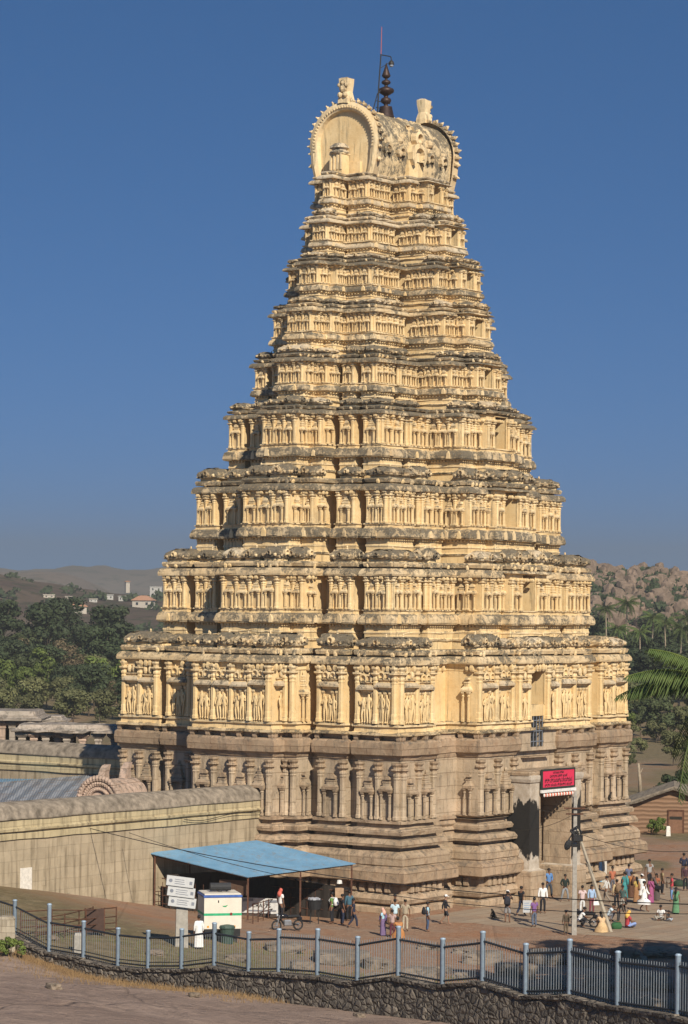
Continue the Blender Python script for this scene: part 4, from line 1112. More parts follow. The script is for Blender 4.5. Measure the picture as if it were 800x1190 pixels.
for px,py,Y,s,lab in [(728,706,560,1.05,'tallest coconut palm standing out before the boulder hill'),(757,722,590,1.0,'coconut palm right behind the tallest palm'),(706,712,600,.95,'slim coconut palm close to the tower edge'),(790,735,520,1.1,'coconut palm with hanging pale fronds at the right edge'),(775,728,560,.95,'coconut palm between the hanging fronds and the tall palm'),(745,738,520,.9,'shorter coconut palm below the tallest palm'),(715,735,540,.9,'shorter coconut palm left of the tallest palm'),(800,722,600,1.0,'coconut palm half cut by the right edge')]:
    p=pix(px,py,Y); h=p.z-gz(p.x,p.y)
    o=empty('coconut_palm',(p.x,p.y,gz(p.x,p.y)),RS.uniform(0,6.3),lab,'palm tree','coconut palms in the grove',s)
    o.scale=(s,s,h/11.0); 
    obj('crown',PC,o,T(top_.x,0,top_.z)@SC(1,1,s/(h/11.0))@T(-top_.x,0,-top_.z)); obj('trunk',PT,o)
# the near palm whose fronds reach in at the right edge
NPp=pix(858,808,96)
npalm=empty('near_palm',(NPp.x-.6,NPp.y,gz(NPp.x,NPp.y)),.4,'near coconut palm reaching green fronds in at the right edge','palm tree')
hN=NPp.z-gz(NPp.x,NPp.y)
RQ=random.Random(12)
t_,fr_,top_=palm_parts(RQ,hN,4.0,22,.15)
t_.build('trunk',[palebark],npalm,True)
for f,Mx in fr_: f.build('frond',[LEAF['palm'],LEAF['bright']],npalm,False,Mx)
for (x,y,s_,lab) in ((20.8,104,1.8,'tall leafy tree off the right edge shading the rocks'),(25.0,113,1.8,'second tall leafy tree off the right edge, nearer the camera'),(23.5,124,1.6,'third tall leafy tree off the right edge, nearer the mud house')):
    tree('tall_tree',x,y,s_,lab,'tall trees off the right edge')
# ---------------------------------------------------------------- hills
def hill(name,x0,x1,y0,y1,nx,ny,fn,mat_,smooth=True):
    vs=[(lerp(x0,x1,i/nx),lerp(y0,y1,j/ny),0) for j in range(ny+1) for i in range(nx+1)]
    vs=[(x,y,fn(x,y)) for x,y,_ in vs]
    fs=[(j*(nx+1)+i,j*(nx+1)+i+1,(j+1)*(nx+1)+i+1,(j+1)*(nx+1)+i) for j in range(ny) for i in range(nx)]
    b=MB(); b.add(vs,fs,0); return tag(b.build(name,[mat_],None,smooth),kind='structure')
def m_hill(name,a,b_,g,sc):
    k=NT(name); n1=k.noise(sc,6,.65); n2=k.noise(sc*7,5,.7)
    c=k.mix(k.ramp(n1,[(.38,0),(.62,1)]),a,b_); c=k.mix(k.math('MULTIPLY',k.ramp(n2,[(.5,0),(.62,1)]),.8),c,g); k.bump(n2,.8,2)
    return k.fin(c,.95,0,.05)
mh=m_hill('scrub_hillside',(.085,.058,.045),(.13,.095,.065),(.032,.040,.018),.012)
def f1(x,y):
    e=ss(0,.12,(x+640)/700)*1
    u=(y-1000)/600
    base=43*math.exp(-((y-1450)/330)**2)*(1-.45*ss(-260,-40,x))*ss(60,-60,x)
    return base+4*MN.noise(Vector((x*.012,y*.012,2)))+1.6*MN.noise(Vector((x*.04,y*.04,4)))-3
hill('hill',-900,200,900,2100,130,90,f1,mh)
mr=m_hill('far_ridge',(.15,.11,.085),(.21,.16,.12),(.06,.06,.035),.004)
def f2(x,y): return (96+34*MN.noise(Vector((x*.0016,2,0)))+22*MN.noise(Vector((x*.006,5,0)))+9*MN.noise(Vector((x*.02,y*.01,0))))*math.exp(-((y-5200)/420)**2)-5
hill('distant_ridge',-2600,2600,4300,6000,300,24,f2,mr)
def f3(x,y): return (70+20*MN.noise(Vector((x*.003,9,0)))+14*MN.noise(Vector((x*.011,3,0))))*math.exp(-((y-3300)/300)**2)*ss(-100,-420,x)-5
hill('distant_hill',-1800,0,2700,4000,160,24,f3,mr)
def f4(x,y):
    b_=(33+5*MN.noise(Vector((x*.03,y*.02,1))))*math.exp(-((y-985)/135)**2)*ss(20,75,x)
    return b_+3.5*MN.noise(Vector((x*.06,y*.06,8)))*ss(30,70,x)-2
mb_=m_hill('boulder_hillside',(.17,.12,.085),(.23,.165,.12),(.05,.055,.025),.03)
hill('boulder_hill',-40,420,720,1300,110,110,f4,mb_)
k=NT('pink_granite'); n2=k.noise(.25,6,.65); c=k.mix(k.ramp(n2,[(.35,0),(.65,1)]),(.13,.095,.068),(.26,.185,.135)); k.bump(n2,.6,.4); M['pinkrock']=k.fin(c,.95,0,.1)
src=[rock_mesh('rockpile',20+i,M['pinkrock'],2,1,.42) for i in range(5)]
bb=MB(); sb=MB()
RB=random.Random(31)
for i in range(1700):
    x=RB.uniform(70,150); y=RB.uniform(770,1010); z=f4(x,y)
    s=RB.choice((.6,.8,1.1,1.5,2.1,3.2)) ; m=src[RB.randrange(5)]
    Mx=T(x,y,z+s*.25)@RZ(RB.uniform(0,6.3))@RX(RB.uniform(-.4,.4))@SC(s*RB.uniform(.6,1),s*RB.uniform(.6,1),s*RB.uniform(.7,1.7))
    bb.add([v.co for v in m.vertices],[tuple(p.vertices) for p in m.polygons],0,Mx)
tag(bb.build('boulder_field',[M['pinkrock']]),'pinkish granite boulders strewn over the hill right of the tower','boulders',None,'stuff')
for i in range(900):
    x=RB.uniform(66,150); y=RB.uniform(760,1000); z=f4(x,y); s=RB.uniform(1.0,3.2)
    for q in range(26):
        u=Vector((RB.gauss(0,1),RB.gauss(0,1),abs(RB.gauss(0,1)))).normalized()*s*RB.uniform(.6,1); p=Vector((x,y,z))+u
        t=Vector((RB.uniform(-1,1),RB.uniform(-1,1),RB.uniform(-1,1))).normalized(); r_=t.orthogonal().normalized(); w_=s*.38
        sb.add([p-t*w_,p+r_*w_*.7,p+t*w_,p-r_*w_*.7],[(0,1,2,3)],0)
for i in range(1500):      # scrub on the left hill and at its foot
    x=RB.uniform(-260,-60); y=RB.uniform(900,1450); z=f1(x,y) if y>900 else gz(x,y); s=RB.uniform(1.5,4.2)
    if y>960 and RB.random()<.8: continue
    for q in range(16):
        u=Vector((RB.gauss(0,1),RB.gauss(0,1),abs(RB.gauss(0,1)))).normalized()*s*RB.uniform(.6,1); p=Vector((x,y,z))+u
        t=Vector((RB.uniform(-1,1),RB.uniform(-1,1),RB.uniform(-1,1))).normalized(); r_=t.orthogonal().normalized(); w_=s*.42
        sb.add([p-t*w_,p+r_*w_*.7,p+t*w_,p-r_*w_*.7],[(0,1,2,3)],0)
tag(sb.build('hillside_scrub',[LEAF['dark']]),'dark scrub dotted over the far hills','scrub',None,'stuff')
# ---------------------------------------------------------------- far houses
wht=plain('white_render',(.46,.44,.40),.8); tile=plain('clay_roof',(.42,.22,.13),.8); cream=plain('cream_render',(.50,.44,.36),.8); glassd=plain('dark_pane',(.03,.035,.04),.3)
def house(px,py,Y,w_,h_,d_,rz,wallm,roofm,lab,flat):
    Y=760.0
    while Y<1900:
        p=pix(px,py,Y)
        if p.z<=max(gz(p.x,p.y),f1(p.x,p.y) if p.y>900 else -99): break
        Y+=3
    sc_=Y/F_PX*1.15; w_,h_,d_=w_*sc_,h_*sc_,d_*sc_
    r=empty('far_house',(p.x,p.y,p.z),rz,lab,'house','houses at the foot of the left hill')
    b=MB(); b.bbox(-w_/2,w_/2,-d_/2,d_/2,-6,h_,.05); b.build('wall',[wallm],r)
    q=MB()
    if flat: q.rect(-w_/2-.3,w_/2+.3,-d_/2-.3,d_/2+.3,[(0,h_+.01),(0,h_+.35),(-.25,h_+.35),(-.25,h_+.2)])
    else: q.rect(-w_/2-.6,w_/2+.6,-d_/2-.6,d_/2+.6,[(0,h_+.01),(0,h_+.15),(-w_*.3,h_+w_*.22),(-w_*.42,h_+w_*.26)])
    q.build('roof',[roofm],r)
    for i in range(2):
        g=MB(); x=-w_*.25+i*w_*.5; g.box(x-w_*.06,x+w_*.06,-d_/2-.05,-d_/2+.02,h_*.35,h_*.75); g.build('window',[glassd],r)
for a in [(125,697,820,10,4.5,8,.3,wht,wht,'white flat roofed house nearest the hill foot',True),(167,706,800,20,7,14,-.2,cream,tile,'wide house with an orange pyramid roof near the tower',False),(181,688,900,12,5,8,.1,wht,wht,'long low white house right beside the tower edge',True),(108,700,840,8,3,6,.2,wht,cream,'small white hut left of the flat roofed house',True),(80,697,860,5,3,5,-.3,cream,cream,'small grey hut in the trees farther left',True),(57,695,880,11,3,6,.1,cream,cream,'low tan house at the left among the trees',True),(148,679,1050,4,2.5,4,.4,cream,tile,'tiny white house high behind the others',False),(90,712,760,18,6,10,.15,cream,tile,'brown tiled house half hidden by the wood',False),(143,699,870,8,5,6,-.1,wht,wht,'pale house between the white and the orange roofed one',True)]:
    house(*a)
# ---------------------------------------------------------------- air
hz=MB(); hz.box(-4200,4200,-60,6200,-14,165)
o=hz.build('haze',[])
hm=bpy.data.materials.new('haze_air'); hm.use_nodes=True; t=hm.node_tree; t.nodes.clear()
a=t.nodes.new('ShaderNodeOutputMaterial'); b=t.nodes.new('ShaderNodeVolumePrincipled'); t.links.new(b.outputs[0],a.inputs['Volume'])
b.inputs['Density'].default_value=HAZE_D; b.inputs['Color'].default_value=(*HAZE_C,1); b.inputs['Anisotropy'].default_value=0
o.data.materials.append(hm); tag(o,kind='stuff')
# ================================================================ THINGS IN THE FORECOURT
RO=random.Random(41)
rust=plain('rusty_steel',(.115,.055,.035),.8,.3,.2,.4,6); grey=plain('concrete',(.33,.305,.265),.9,0,.15,.2,5,.3)
blk=plain('black_rubber',(.02,.02,.021),.7); steel=plain('dull_steel',(.35,.36,.37),.4,.7)
stone=m_granite('pale_ruin_stone',(.40,.345,.28),.15,dark=.03)
pinkst=m_granite('pink_ruin_stone',(.50,.37,.28),.2)
def grnd(px,py,z=None):
    Y=85.0
    while Y<420:
        p=pix(px,py,Y)
        if p.z<=gz(p.x,p.y): break
        Y+=.15
    p.z=gz(p.x,p.y); return p
# ---- blue roofed shelter
A=Vector((-11.03,161.5,0));D=Vector((-5.42,158.7,0));Cc=Vector((.61,162.8,0));B=A+Cc-D
sh=empty('shelter',(A.x,A.y,0),0,'open shelter with a blue corrugated metal roof against the compound wall','shelter')
def rel(p): return p-Vector((A.x,A.y,0))
zA,zD,zC,zB=3.91,2.94,3.38,4.35
k=NT('blue_sheet'); n2=k.noise(.9,6,.7); c=k.mix(k.ramp(n2,[(.4,0),(.65,1)]),(.12,.24,.35),(.165,.30,.42)); c=k.mix(k.math('MULTIPLY',k.ramp(k.noise(2.5,6,.75),[(.52,0),(.68,1)]),.7),c,(.20,.17,.13)); M['bluesheet']=k.fin(c,.5,.1,.4)
r=MB(); n=64; vs=[];fs=[]
ov=.15
u_=(Cc-D).normalized(); v_=(D-A).normalized()
for j in range(2):
    for lay in(0,1):
        for i in range(n*2+1):
            t=i/(n*2); top=rel(A.lerp(B,t)); low=rel(D.lerp(Cc,t))
            p=(top-v_*.3) if j==0 else (low+v_*ov)
            z=lerp(zA,zB,t)+.06 if j==0 else lerp(zD,zC,t)-.05
            p=p+u_*((t-.5)*2*ov)
            vs.append((p.x,p.y,z+(.03 if i%2 else 0)-.03*lay))
q=n*2+1
for i in range(n*2):
    fs.append((i,2*q+i,2*q+i+1,i+1)); fs.append((q+i,q+i+1,3*q+i+1,3*q+i)); fs.append((2*q+i,3*q+i,3*q+i+1,2*q+i+1)); fs.append((i,i+1,q+i+1,q+i))
fs+= [(0,q,3*q,2*q),(q-1,3*q-1,4*q-1,2*q-1)][:2] if False else []
r.add(vs,fs,0); r.build('roof',[M['bluesheet']],sh)
for (P0,P1,za,zb,ts) in((A,B,zA,zB,(0,.33,.66,1)),(D,Cc,zD,zC,(0,.5,1))):
    for t in ts:
        p=rel(P0.lerp(P1,t)); g=gz(p.x+A.x,p.y+A.y); b=MB(); b.box(-.05,.05,-.05,.05,g-.2,lerp(za,zb,t)-.06,0,T(p.x,p.y,0)); b.build('post',[rust],sh)
b=MB()
for P0,P1,za,zb in((A,B,zA,zB),(D,Cc,zD,zC),(A,D,zA,zD),(B,Cc,zB,zC)):
    a_=rel(P0)+Vector((0,0,za-.1)); b_=rel(P1)+Vector((0,0,zb-.1)); b.tube([a_,b_],.05,4,0)
b.build('roof_beam',[rust],sh)
b=MB()   # lattice screens of rusty pipe along the left and back sides
for P0,P1,za in((A,D,2.3),(A,B,2.2),(B,Cc,1.7)):
    a_=rel(P0);b_=rel(P1); L_=(b_-a_).length
    for i in range(1,int(L_/.55)): p=a_.lerp(b_,i*.55/L_); b.tube([(p.x,p.y,0),(p.x,p.y,za)],.02,4,0)
    if P0 is A and P1 is D: continue
    for z in(.5,1.1,1.7): b.tube([a_+Vector((0,0,z)),b_+Vector((0,0,z))],.025,4,0)
b.build('pipe_screen',[rust],sh)
b=MB()   # added near-black sheets painting in the roof's shade, wall side and back
for P0,P1,za in((A.lerp(D,.12),B.lerp(Cc,.12),3.1),(B,Cc,2.3)):
    a_=rel(P0);b_=rel(P1); d_=(b_-a_); n_=24; vs=[];fs=[]
    for i in range(n_+1):
        p=a_+d_*(i/n_); o_=.05*math.sin(i*1.7); q=Vector((-d_.y,d_.x,0)).normalized()*o_
        for z in(0,za*.5,za-.4*(i/n_) if P0 is B else za-.35): vs.append((p.x+q.x,p.y+q.y,z))
    for i in range(n_):
        for j in range(2): fs.append((i*3+j,(i+1)*3+j,(i+1)*3+j+1,i*3+j+1))
    b.add(vs,fs,0)
b.build('painted_shade_sheet',[plain('painted_roof_shade',(.03,.024,.02),.95)],sh)
b=MB(); dd=rel(A.lerp(D,.06)); 
for i in range(5): b.tube([(dd.x+.1,dd.y+.0,.5+.5*i),(dd.x+.75,dd.y-.35,.5+.5*i)],.03,4,0)
b.build('ladder_frame',[rust],sh)
b=MB(); b.box(-.9,.9,-.05,.05,1.75,2.6,0,T(*rel(A.lerp(D,.80)))@RZ(math.atan2(v_.y,v_.x))@T(0,.5,0)); b.build('hanging_board',[plain('brown_board',(.10,.06,.04),.8)],sh)
for q_,(t,zz) in enumerate(((.72,2.0),)):
    b=MB(); b.box(-.24,.24,-.04,.04,1.85,2.3,0,T(*rel(A.lerp(D,t)))@RZ(.3)); b.build('cardboard_sign',[plain('cardboard',(.36,.24,.15),.9)],sh)
pc=rel(Cc.lerp(D,.12)); b=MB(); b.box(-.26,.26,-.03,.03,1.35,1.95,0,T(pc.x,pc.y,0)@RZ(.2)); b.build('cardboard_sign',[bpy.data.materials['cardboard']],sh)
b=MB(); b.lathe([(.03,.22),(.14,.2),(.17,.0),(.1,-.02)],10,0,T(pc.x,pc.y,2.2)); b.build('lamp_hood',[plain('white_enamel',(.7,.68,.62),.4)],sh)
# counter with printed white banners inside the front of the shelter
cp=grnd(305,1066); ct_=empty('counter',(cp.x,cp.y,cp.z),math.atan2(u_.y,u_.x)-.9,'low counter wrapped in white printed banners inside the shelter','counter')
b=MB(); b.bbox(-1.3,1.1,0,.8,0,1.0,.03); b.build('body',[plain('dark_board',(.08,.06,.05),.8)],ct_)
b=MB(); b.rect(-1.28,1.08,-.05,-.01,[(0,.22),(0,1.12)],seg=.2,jit=.03); b.build('banner',[plain('white_vinyl',(.60,.59,.57),.5)],ct_)
def text(body,size,parent,Mx,mat_,name='lettering',ext=.004,align='CENTER'):
    cu=bpy.data.curves.new(name,'FONT'); cu.body=body; cu.size=size; cu.align_x=align; cu.align_y='CENTER'; cu.extrude=ext; cu.resolution_u=2
    o=bpy.data.objects.new(name+'_src',cu); COL.objects.link(o)
    dg=bpy.context.evaluated_depsgraph_get(); me=bpy.data.meshes.new_from_object(o.evaluated_get(dg)); bpy.data.objects.remove(o); bpy.data.curves.remove(cu)
    me.name=name; me.materials.clear(); me.materials.append(mat_)
    return obj(name,me,parent,Mx)
ink=plain('black_ink',(.015,.015,.017),.6,var=.05)
text('CRAFTS',.34,ct_,T(-.05,-.075,.68)@RX(PI/2),ink)
b=MB()
for i,(x0,x1,z0,z1) in enumerate(((-1.2,-.55,.88,1.04),(.2,1.0,.86,1.0),(-.9,.9,.32,.40))): b.add([(x0,-.077,z0),(x1,-.077,z0+.05),(x1,-.077,z1+.05),(x0,-.077,z1)],[(0,1,2,3)],0)
b.build('print_stripe',[plain('grey_print',(.22,.23,.26),.6)],ct_)
# rusty barrier in front of the counter
def barrier(name,pts,h,bars,label,group=None,r=.028,every=1.4):
    o=empty(name,pts[0],0,label,'railing',group)
    P=[Vector(p)-Vector(pts[0]) for p in pts]
    for zf in bars:
        m=MB(); m.tube([p+Vector((0,0,h*zf)) for p in P],r,5,0); m.build('rail',[rust],o)
    for a,b_ in zip(P,P[1:]):
        n=max(1,int((b_-a).length/every))
        for i in range(n+(b_ is P[-1])):
            p=a.lerp(b_,i/n); m=MB(); m.tube([p-Vector((0,0,.1)),p+Vector((0,0,h))],r*1.15,5,0); m.build('upright',[rust],o)
    return o
barrier('queue_railing',[grnd(294,1074),grnd(312,1068),grnd(338,1062),grnd(394,1056)],1.15,(.45,.95),'low rusty pipe railing in front of the shelter counter')
barrier('queue_railing',[grnd(24,1092),grnd(60,1090),grnd(100,1090),grnd(135,1086)],1.35,(.2,.42,.65,.97),'rusty pipe railing beside the long wall at far left','rusty pipe railings by the wall')
barrier('queue_railing',[grnd(42,1096),grnd(75,1091),grnd(108,1082)],1.2,(.3,.6,.95),'slanting shorter pipe railing in front of the long rusty one','rusty pipe railings by the wall')
gp=grnd(110,1088); g_=empty('metal_sheet_gate',(gp.x,gp.y,gp.z),.3,'dark brown sheet metal panel standing in the rusty railing','panel'); b=MB(); b.bbox(-.45,.45,-.03,.03,.15,1.3,.01); b.build('panel',[plain('brown_sheet',(.07,.04,.03),.7,.2)],g_); b=MB(); b.box(-.5,-.45,-.04,.04,0,1.35); b.box(.45,.5,-.04,.04,0,1.35); b.build('frame',[rust],g_)
sp_=grnd(91,1107); o=empty('stone_stub',(sp_.x,sp_.y,sp_.z),.2,'short square grey stone post behind the fence at left','post'); b=MB(); b.rect(-.22,.22,-.18,.18,[(.02,-.2),(0,.2),(-.01,.8),(-.05,.9)],seg=.2,jit=.02); b.build('shaft',[grey],o)
rb=empty('rubble_pier',tuple(grnd(4,1104)),.1,'pale rough stone pier at the left edge beside the green shrub','pier'); b=MB(); b.rect(-.9,.55,-.5,.5,[(0,-.8),(0,.4),(-.02,1.0),(-.03,1.45),(-.12,1.55)],seg=.25,jit=.04); b.build('masonry',[m_courses('pale_rubble',(.42,.36,.27),(.33,.28,.21),(.2,.16,.12),.5,.3)],rb)
# ---- info board
ip=grnd(213,1101); ib=empty('info_board',(ip.x,ip.y,ip.z),.12,'white three panel visitor information board leaning on a concrete post','sign')
b=MB(); b.rect(-.38,.22,-.18,.18,[(.02,-.2),(0,.3),(-.02,1.85),(-.1,1.95)],seg=.25,jit=.025); b.build('post',[grey],ib)
sgm=plain('white_sign_paint',(.43,.43,.425),.5,var=.06)
for i in range(3):
    Mx=T(-.12+.05*(i-1),-.3,1.95+.5*(2-i))@RY(.13)@RX(-.15)
    b=MB(); b.bbox(-.72,.62,-.04,.04,0,.492,.012,0,Mx); pn=b.build('panel',[sgm],ib)
    t=MB(); t.lathe([(.09,0),(.09,.006)],12,0,Mx@T(-.52,-.041,.25)@RX(PI/2)); 
    for q in range(3): t.box(-.32,RO.uniform(.1,.32),-.046,-.041,.12+.1*q,.15+.1*q,0,Mx)
    t.box(.4,.54,-.046,-.041,.15,.31,0,Mx)
    t.build('printed_line',[plain('grey_lettering',(.16,.17,.2),.6) if i==0 else bpy.data.materials['grey_lettering']],ib)
# ---- generator cabinet
gp=grnd(255,1092); ge_=empty('generator_set',(gp.x,gp.y,gp.z),.22,'cream diesel generator cabinet with blue lid and green stripe on a black base','generator')
cw_=plain('cream_enamel',(.66,.60,.50),.45,0,.4,.06,3)
b=MB(); b.bbox(-.95,.95,-.95,.95,.62,2.2,.02); b.build('cabinet',[cw_],ge_)
b=MB(); b.bbox(-.98,.98,-.98,.98,2.2,2.32,.02); b.build('lid',[plain('blue_enamel',(.06,.12,.36),.4)],ge_)
b=MB(); b.bbox(-.93,.93,-.93,.93,2.32,2.40,.02); b.build('lid_top',[cw_],ge_)
b=MB(); b.box(-.956,.956,-.956,.956,1.30,1.42); b.build('stripe',[plain('green_stripe',(.03,.36,.17),.5)],ge_)
b=MB(); b.box(-.9,.9,-.9,.9,.25,.62); b.build('base_frame',[blk],ge_)
for sx in(-.65,.65):
    for sy in(-.6,.6): b=MB(); b.box(sx-.12,sx+.12,sy-.12,sy+.12,-.1,.25); b.build('foot',[blk],ge_)
b=MB(); b.tube([(-.5,0,2.66),(.55,0,2.66)],.2,12,0); b.tube([(.0,0,2.4),(.0,0,2.6)],.12,8,0); b.tube([(.35,0,2.4),(.35,0,2.6)],.05,8,0); b.build('muffler',[plain('black_muffler',(.03,.03,.032),.7)],ge_)
lm=plain('green_leaf_mark',(.04,.30,.12),.5)
b=MB(); b.prism([(-.14,.02),(-.06,-.05),(.06,-.05),(.16,.06),(.03,.02),(-.06,.01)],0,.008,0,T(.1,-.952,1.78)@RX(PI/2)); b.build('leaf_mark',[lm],ge_)
text('LEAF',.12,ge_,T(.05,-.962,1.36)@RX(PI/2),ink,'lettering') if False else None
b=MB(); b.lathe([(.07,0),(.07,.02)],10,0,T(.42,-.958,1.38)@RX(PI/2)); b.build('indicator_lamp',[plain('dark_red_lens',(.2,.02,.02),.3)],ge_)
for x in(-.8,.55): b=MB(); b.box(x,x+.1,-.956,-.95,.7,.8); b.build('warning_label',[plain('orange_label',(.75,.30,.03),.5)],ge_)
b=MB(); b.box(-.25,-.2,-.97,-.95,1.95,2.07); b.build('handle',[blk],ge_)
bn=grnd(264,1097); o=empty('waste_bin',(bn.x,bn.y,bn.z),0,'dark green ribbed waste bin standing in front of the generator','bin'); b=MB(); b.lathe([(.30,0),(.36,.75),(.40,.76),(.40,.82),(.34,.82)],14,0); b.build('tub',[plain('green_plastic',(.045,.075,.06),.5)],o); b=MB(); b.lathe([(.4,.82),(.36,.9),(.1,.95)],14,0); b.build('lid',[bpy.data.materials['green_plastic']],o)
# ---- concrete pole with its strut
pp=grnd(667.5,1087); pol=empty('utility_pole',(pp.x,pp.y,pp.z),0,'pale concrete utility pole with a slanting strut in front of the gate','pole')
ptop=pix(668,920,pp.y); hP=ptop.z-pp.z
b=MB(); b.rect(-.14,.14,-.13,.13,[(.0,-.3),(-.015,hP*.35),(-.05,hP)]); b.build('shaft',[grey],pol)
sb_=grnd(711,1083)-pp; b=MB(); b.tube([sb_-Vector((0,0,.2)),(.12,.05,hP*.735)],[.15,.09],6,0); b.build('strut',[plain('strut_concrete',(.40,.35,.27),.9)],pol)
for zf,w_ in((.88,1.2),(.84,1.0)): b=MB(); b.box(-w_*.55,w_*.45,-.22,-.17,hP*zf,hP*zf+.08); b.build('cross_arm',[rust],pol)
b=MB(); 
for zf in(.62,.63,.72): b.rect(-.18,.18,-.16,.16,[(.02,hP*zf-.1*(zf==.72)),(.02,hP*zf+.05)])
b.build('strap',[blk],pol)
b=MB(); b.ball((0,0,0),.2,.15,.32,8,6,0,T(-.42,-.25,hP*.63)@RY(.4)); b.tube([(-.1,-.15,hP*.72),(-.4,-.25,hP*.66)],.04,5,0); b.build('flood_lamp',[blk],pol)
b=MB(); b.bbox(-.1,.42,-.36,-.15,hP*.655,hP*.70,.03); b.tube([(-.3,-.3,hP*.73),(.1,-.3,hP*.67),(.35,-.3,hP*.72),(.1,-.28,hP*.76),(-.3,-.3,hP*.73)],.06,6,0); b.build('junction_box',[blk],pol)
def cable(p,q,sag,label,r=.02,n=24,grp='cables strung across the forecourt'):
    p=Vector(p);q=Vector(q); b=MB(); b.tube([p.lerp(q,i/n)-Vector((0,0,sag*4*(i/n)*(1-i/n))) for i in range(n+1)],r,4,0)
    return tag(b.build('overhead_cable',[blk]),label,'cable',grp)
cable(pix(105,963,157),pix(835,1052,112),.9,'long black cable sagging from the compound wall across the whole forecourt',.022)
cable(pix(150,968,158),pix(835,1062,112),1.3,'second long black cable hanging just below the first',.016)
tp=lambda z:(pp.x,pp.y-.2,pp.z+hP*z)
cable(tp(.9),loc(-2.2,-14.0,5.9),.25,'thin cable from the top of the concrete pole to the left gate pier',.014)
cable(tp(.85),loc(-3.6,-13.2,4.6),.3,'lower thin cable from the concrete pole to the wall left of the gate',.014)
cable(tp(.72),pix(835,985,150),.6,'cable from the junction box on the concrete pole to the right edge',.016)
# ---- red sign over the gate, garland
sgn=empty('temple_signboard',tuple(loc(-.05,-AK[0]+OV-2.95,0)),ALPHA,'red signboard with black script in a dark frame over the gate','sign')
x0,x1,z0,z1=-1.95,1.9,6.92,8.3
TL_=Matrix.Identity(4)
b=MB(); b.box(x0,x1,-.04,.04,z0+.32,z1,0); b.build('board',[plain('crimson_paint',(.62,.035,.085),.6,0,.2,.08,4)],sgn)
fr=MB(); fr.box(x0-.08,x0,-.08,.06,z0+.2,z1+.1); fr.box(x1,x1+.08,-.08,.06,z0+.2,z1+.1); fr.box(x0,x1,-.078,.06,z1,z1+.1); fr.box(x0,x1,-.078,.06,z0+.2,z0+.32); fr.build('frame',[plain('dark_green_frame',(.03,.035,.03),.6)],sgn)
lines=['ಕರ್ನಾಟಕ ಸರ್ಕಾರ','ಧಾರ್ಮಿಕ ದತ್ತಿ ಇಲಾಖೆ','ಶ್ರೀ ವಿರೂಪಾಕ್ಷ ದೇವಸ್ಥಾನ','ಶ್ರೀ ಪಂಪಾ ಕ್ಷೇತ್ರ ಹಂಪಿ']
for i,(t,sz,zz) in enumerate(zip(lines,(.20,.22,.34,.22),(8.14,7.92,7.64,7.36))):
    o=text(t,sz,sgn,T(-.02,-.045,zz)@RX(PI/2),ink,'lettering',.006)
    w_=o.dimensions.x if o.dimensions.x>0 else 1
    tgt=(1.3,2.1,3.3,3.3)[i]; f=tgt/max(.2,w_); o.matrix_basis=T(-.02,-.045,zz)@RX(PI/2)@SC(f,1.05,1)
b=MB(); b.box(x0-.1,x1+.2,-.1,.05,z0-.02,z0+.17); b.build('white_strip',[plain('white_strip',(.68,.66,.62),.7)],sgn)
gl=empty('garland',tuple(loc(0,-AK[0]+OV-2.85,0)),ALPHA,'row of small white and red flower tassels hanging under the signboard','garland')
for cidx,cm_ in enumerate((plain('white_flower',(.72,.66,.6),.8),plain('red_flower',(.55,.14,.08),.8))):
    b=MB()
    for i in range(cidx,22,2): b.ball((-1.8+i*.172,-.16,6.74),.075,.075,.12,6,4,0)
    if cidx==1:
        for i in range(26): b.ball((1.98,-.16,6.6-i*.11),.07,.07,.07,6,4,0)
    b.build('tassel_row',[cm_],gl)
# ---- mud house
mp_=pix(768,962,229); mz=gz(mp_.x,mp_.y)
hs=empty('mud_house',(mp_.x+1.0,mp_.y,mz),-.12,'brown mud walled house with a thatched gable roof at the right','house')
k=NT('mud_courses'); bt=k.n('ShaderNodeTexWave'); bt.bands_direction='Z'; bt.inputs['Scale'].default_value=.9; bt.inputs['Distortion'].default_value=2.5; bt.inputs['Detail'].default_value=3; k.l(k.pos(obj=True),bt.inputs['Vector'])
c=k.mix(bt.outputs['Fac'],(.19,.115,.068),(.28,.175,.11)); c=k.mix(k.math('MULTIPLY',k.noise(2,6,.7),.5),c,(.20,.12,.08)); k.bump(bt.outputs['Fac'],.6,.08); M['mud']=k.fin(c,.95,0,.1)
b=MB(); b.prism([(-3.6,-.3),(3.6,-.3),(3.6,2.5),(.1,3.75),(-3.6,2.5)],-7,0,0,RX(PI/2)@SC(1,1,1)); 
hs_wall=b.build('wall',[M['mud']],hs)
b=MB()
for s in(-1,1):
    vs=[];fs=[]
    for j in range(15):
        for i in range(9):
            t=i/8; x=.1+s*t*4.2; z=3.95-(t*4.2)*.36+RO.uniform(-.06,.06); y=-.6+j*.58
            vs.append((x,y,z)); 
    m_=len(vs)
    vs+=[(x,y,z-.28) for x,y,z in vs]
    for j in range(14):
        for i in range(8): fs.append((j*9+i,j*9+i+1,(j+1)*9+i+1,(j+1)*9+i)); fs.append((m_+j*9+i,m_+(j+1)*9+i,m_+(j+1)*9+i+1,m_+j*9+i+1))
    for i in range(8): fs.append((i,m_+i,m_+i+1,i+1)); fs.append((14*9+i,14*9+i+1,m_+14*9+i+1,m_+14*9+i))
    for j in range(14): fs.append((j*9+8,m_+j*9+8,m_+(j+1)*9+8,(j+1)*9+8))
    b.add(vs,fs,0)
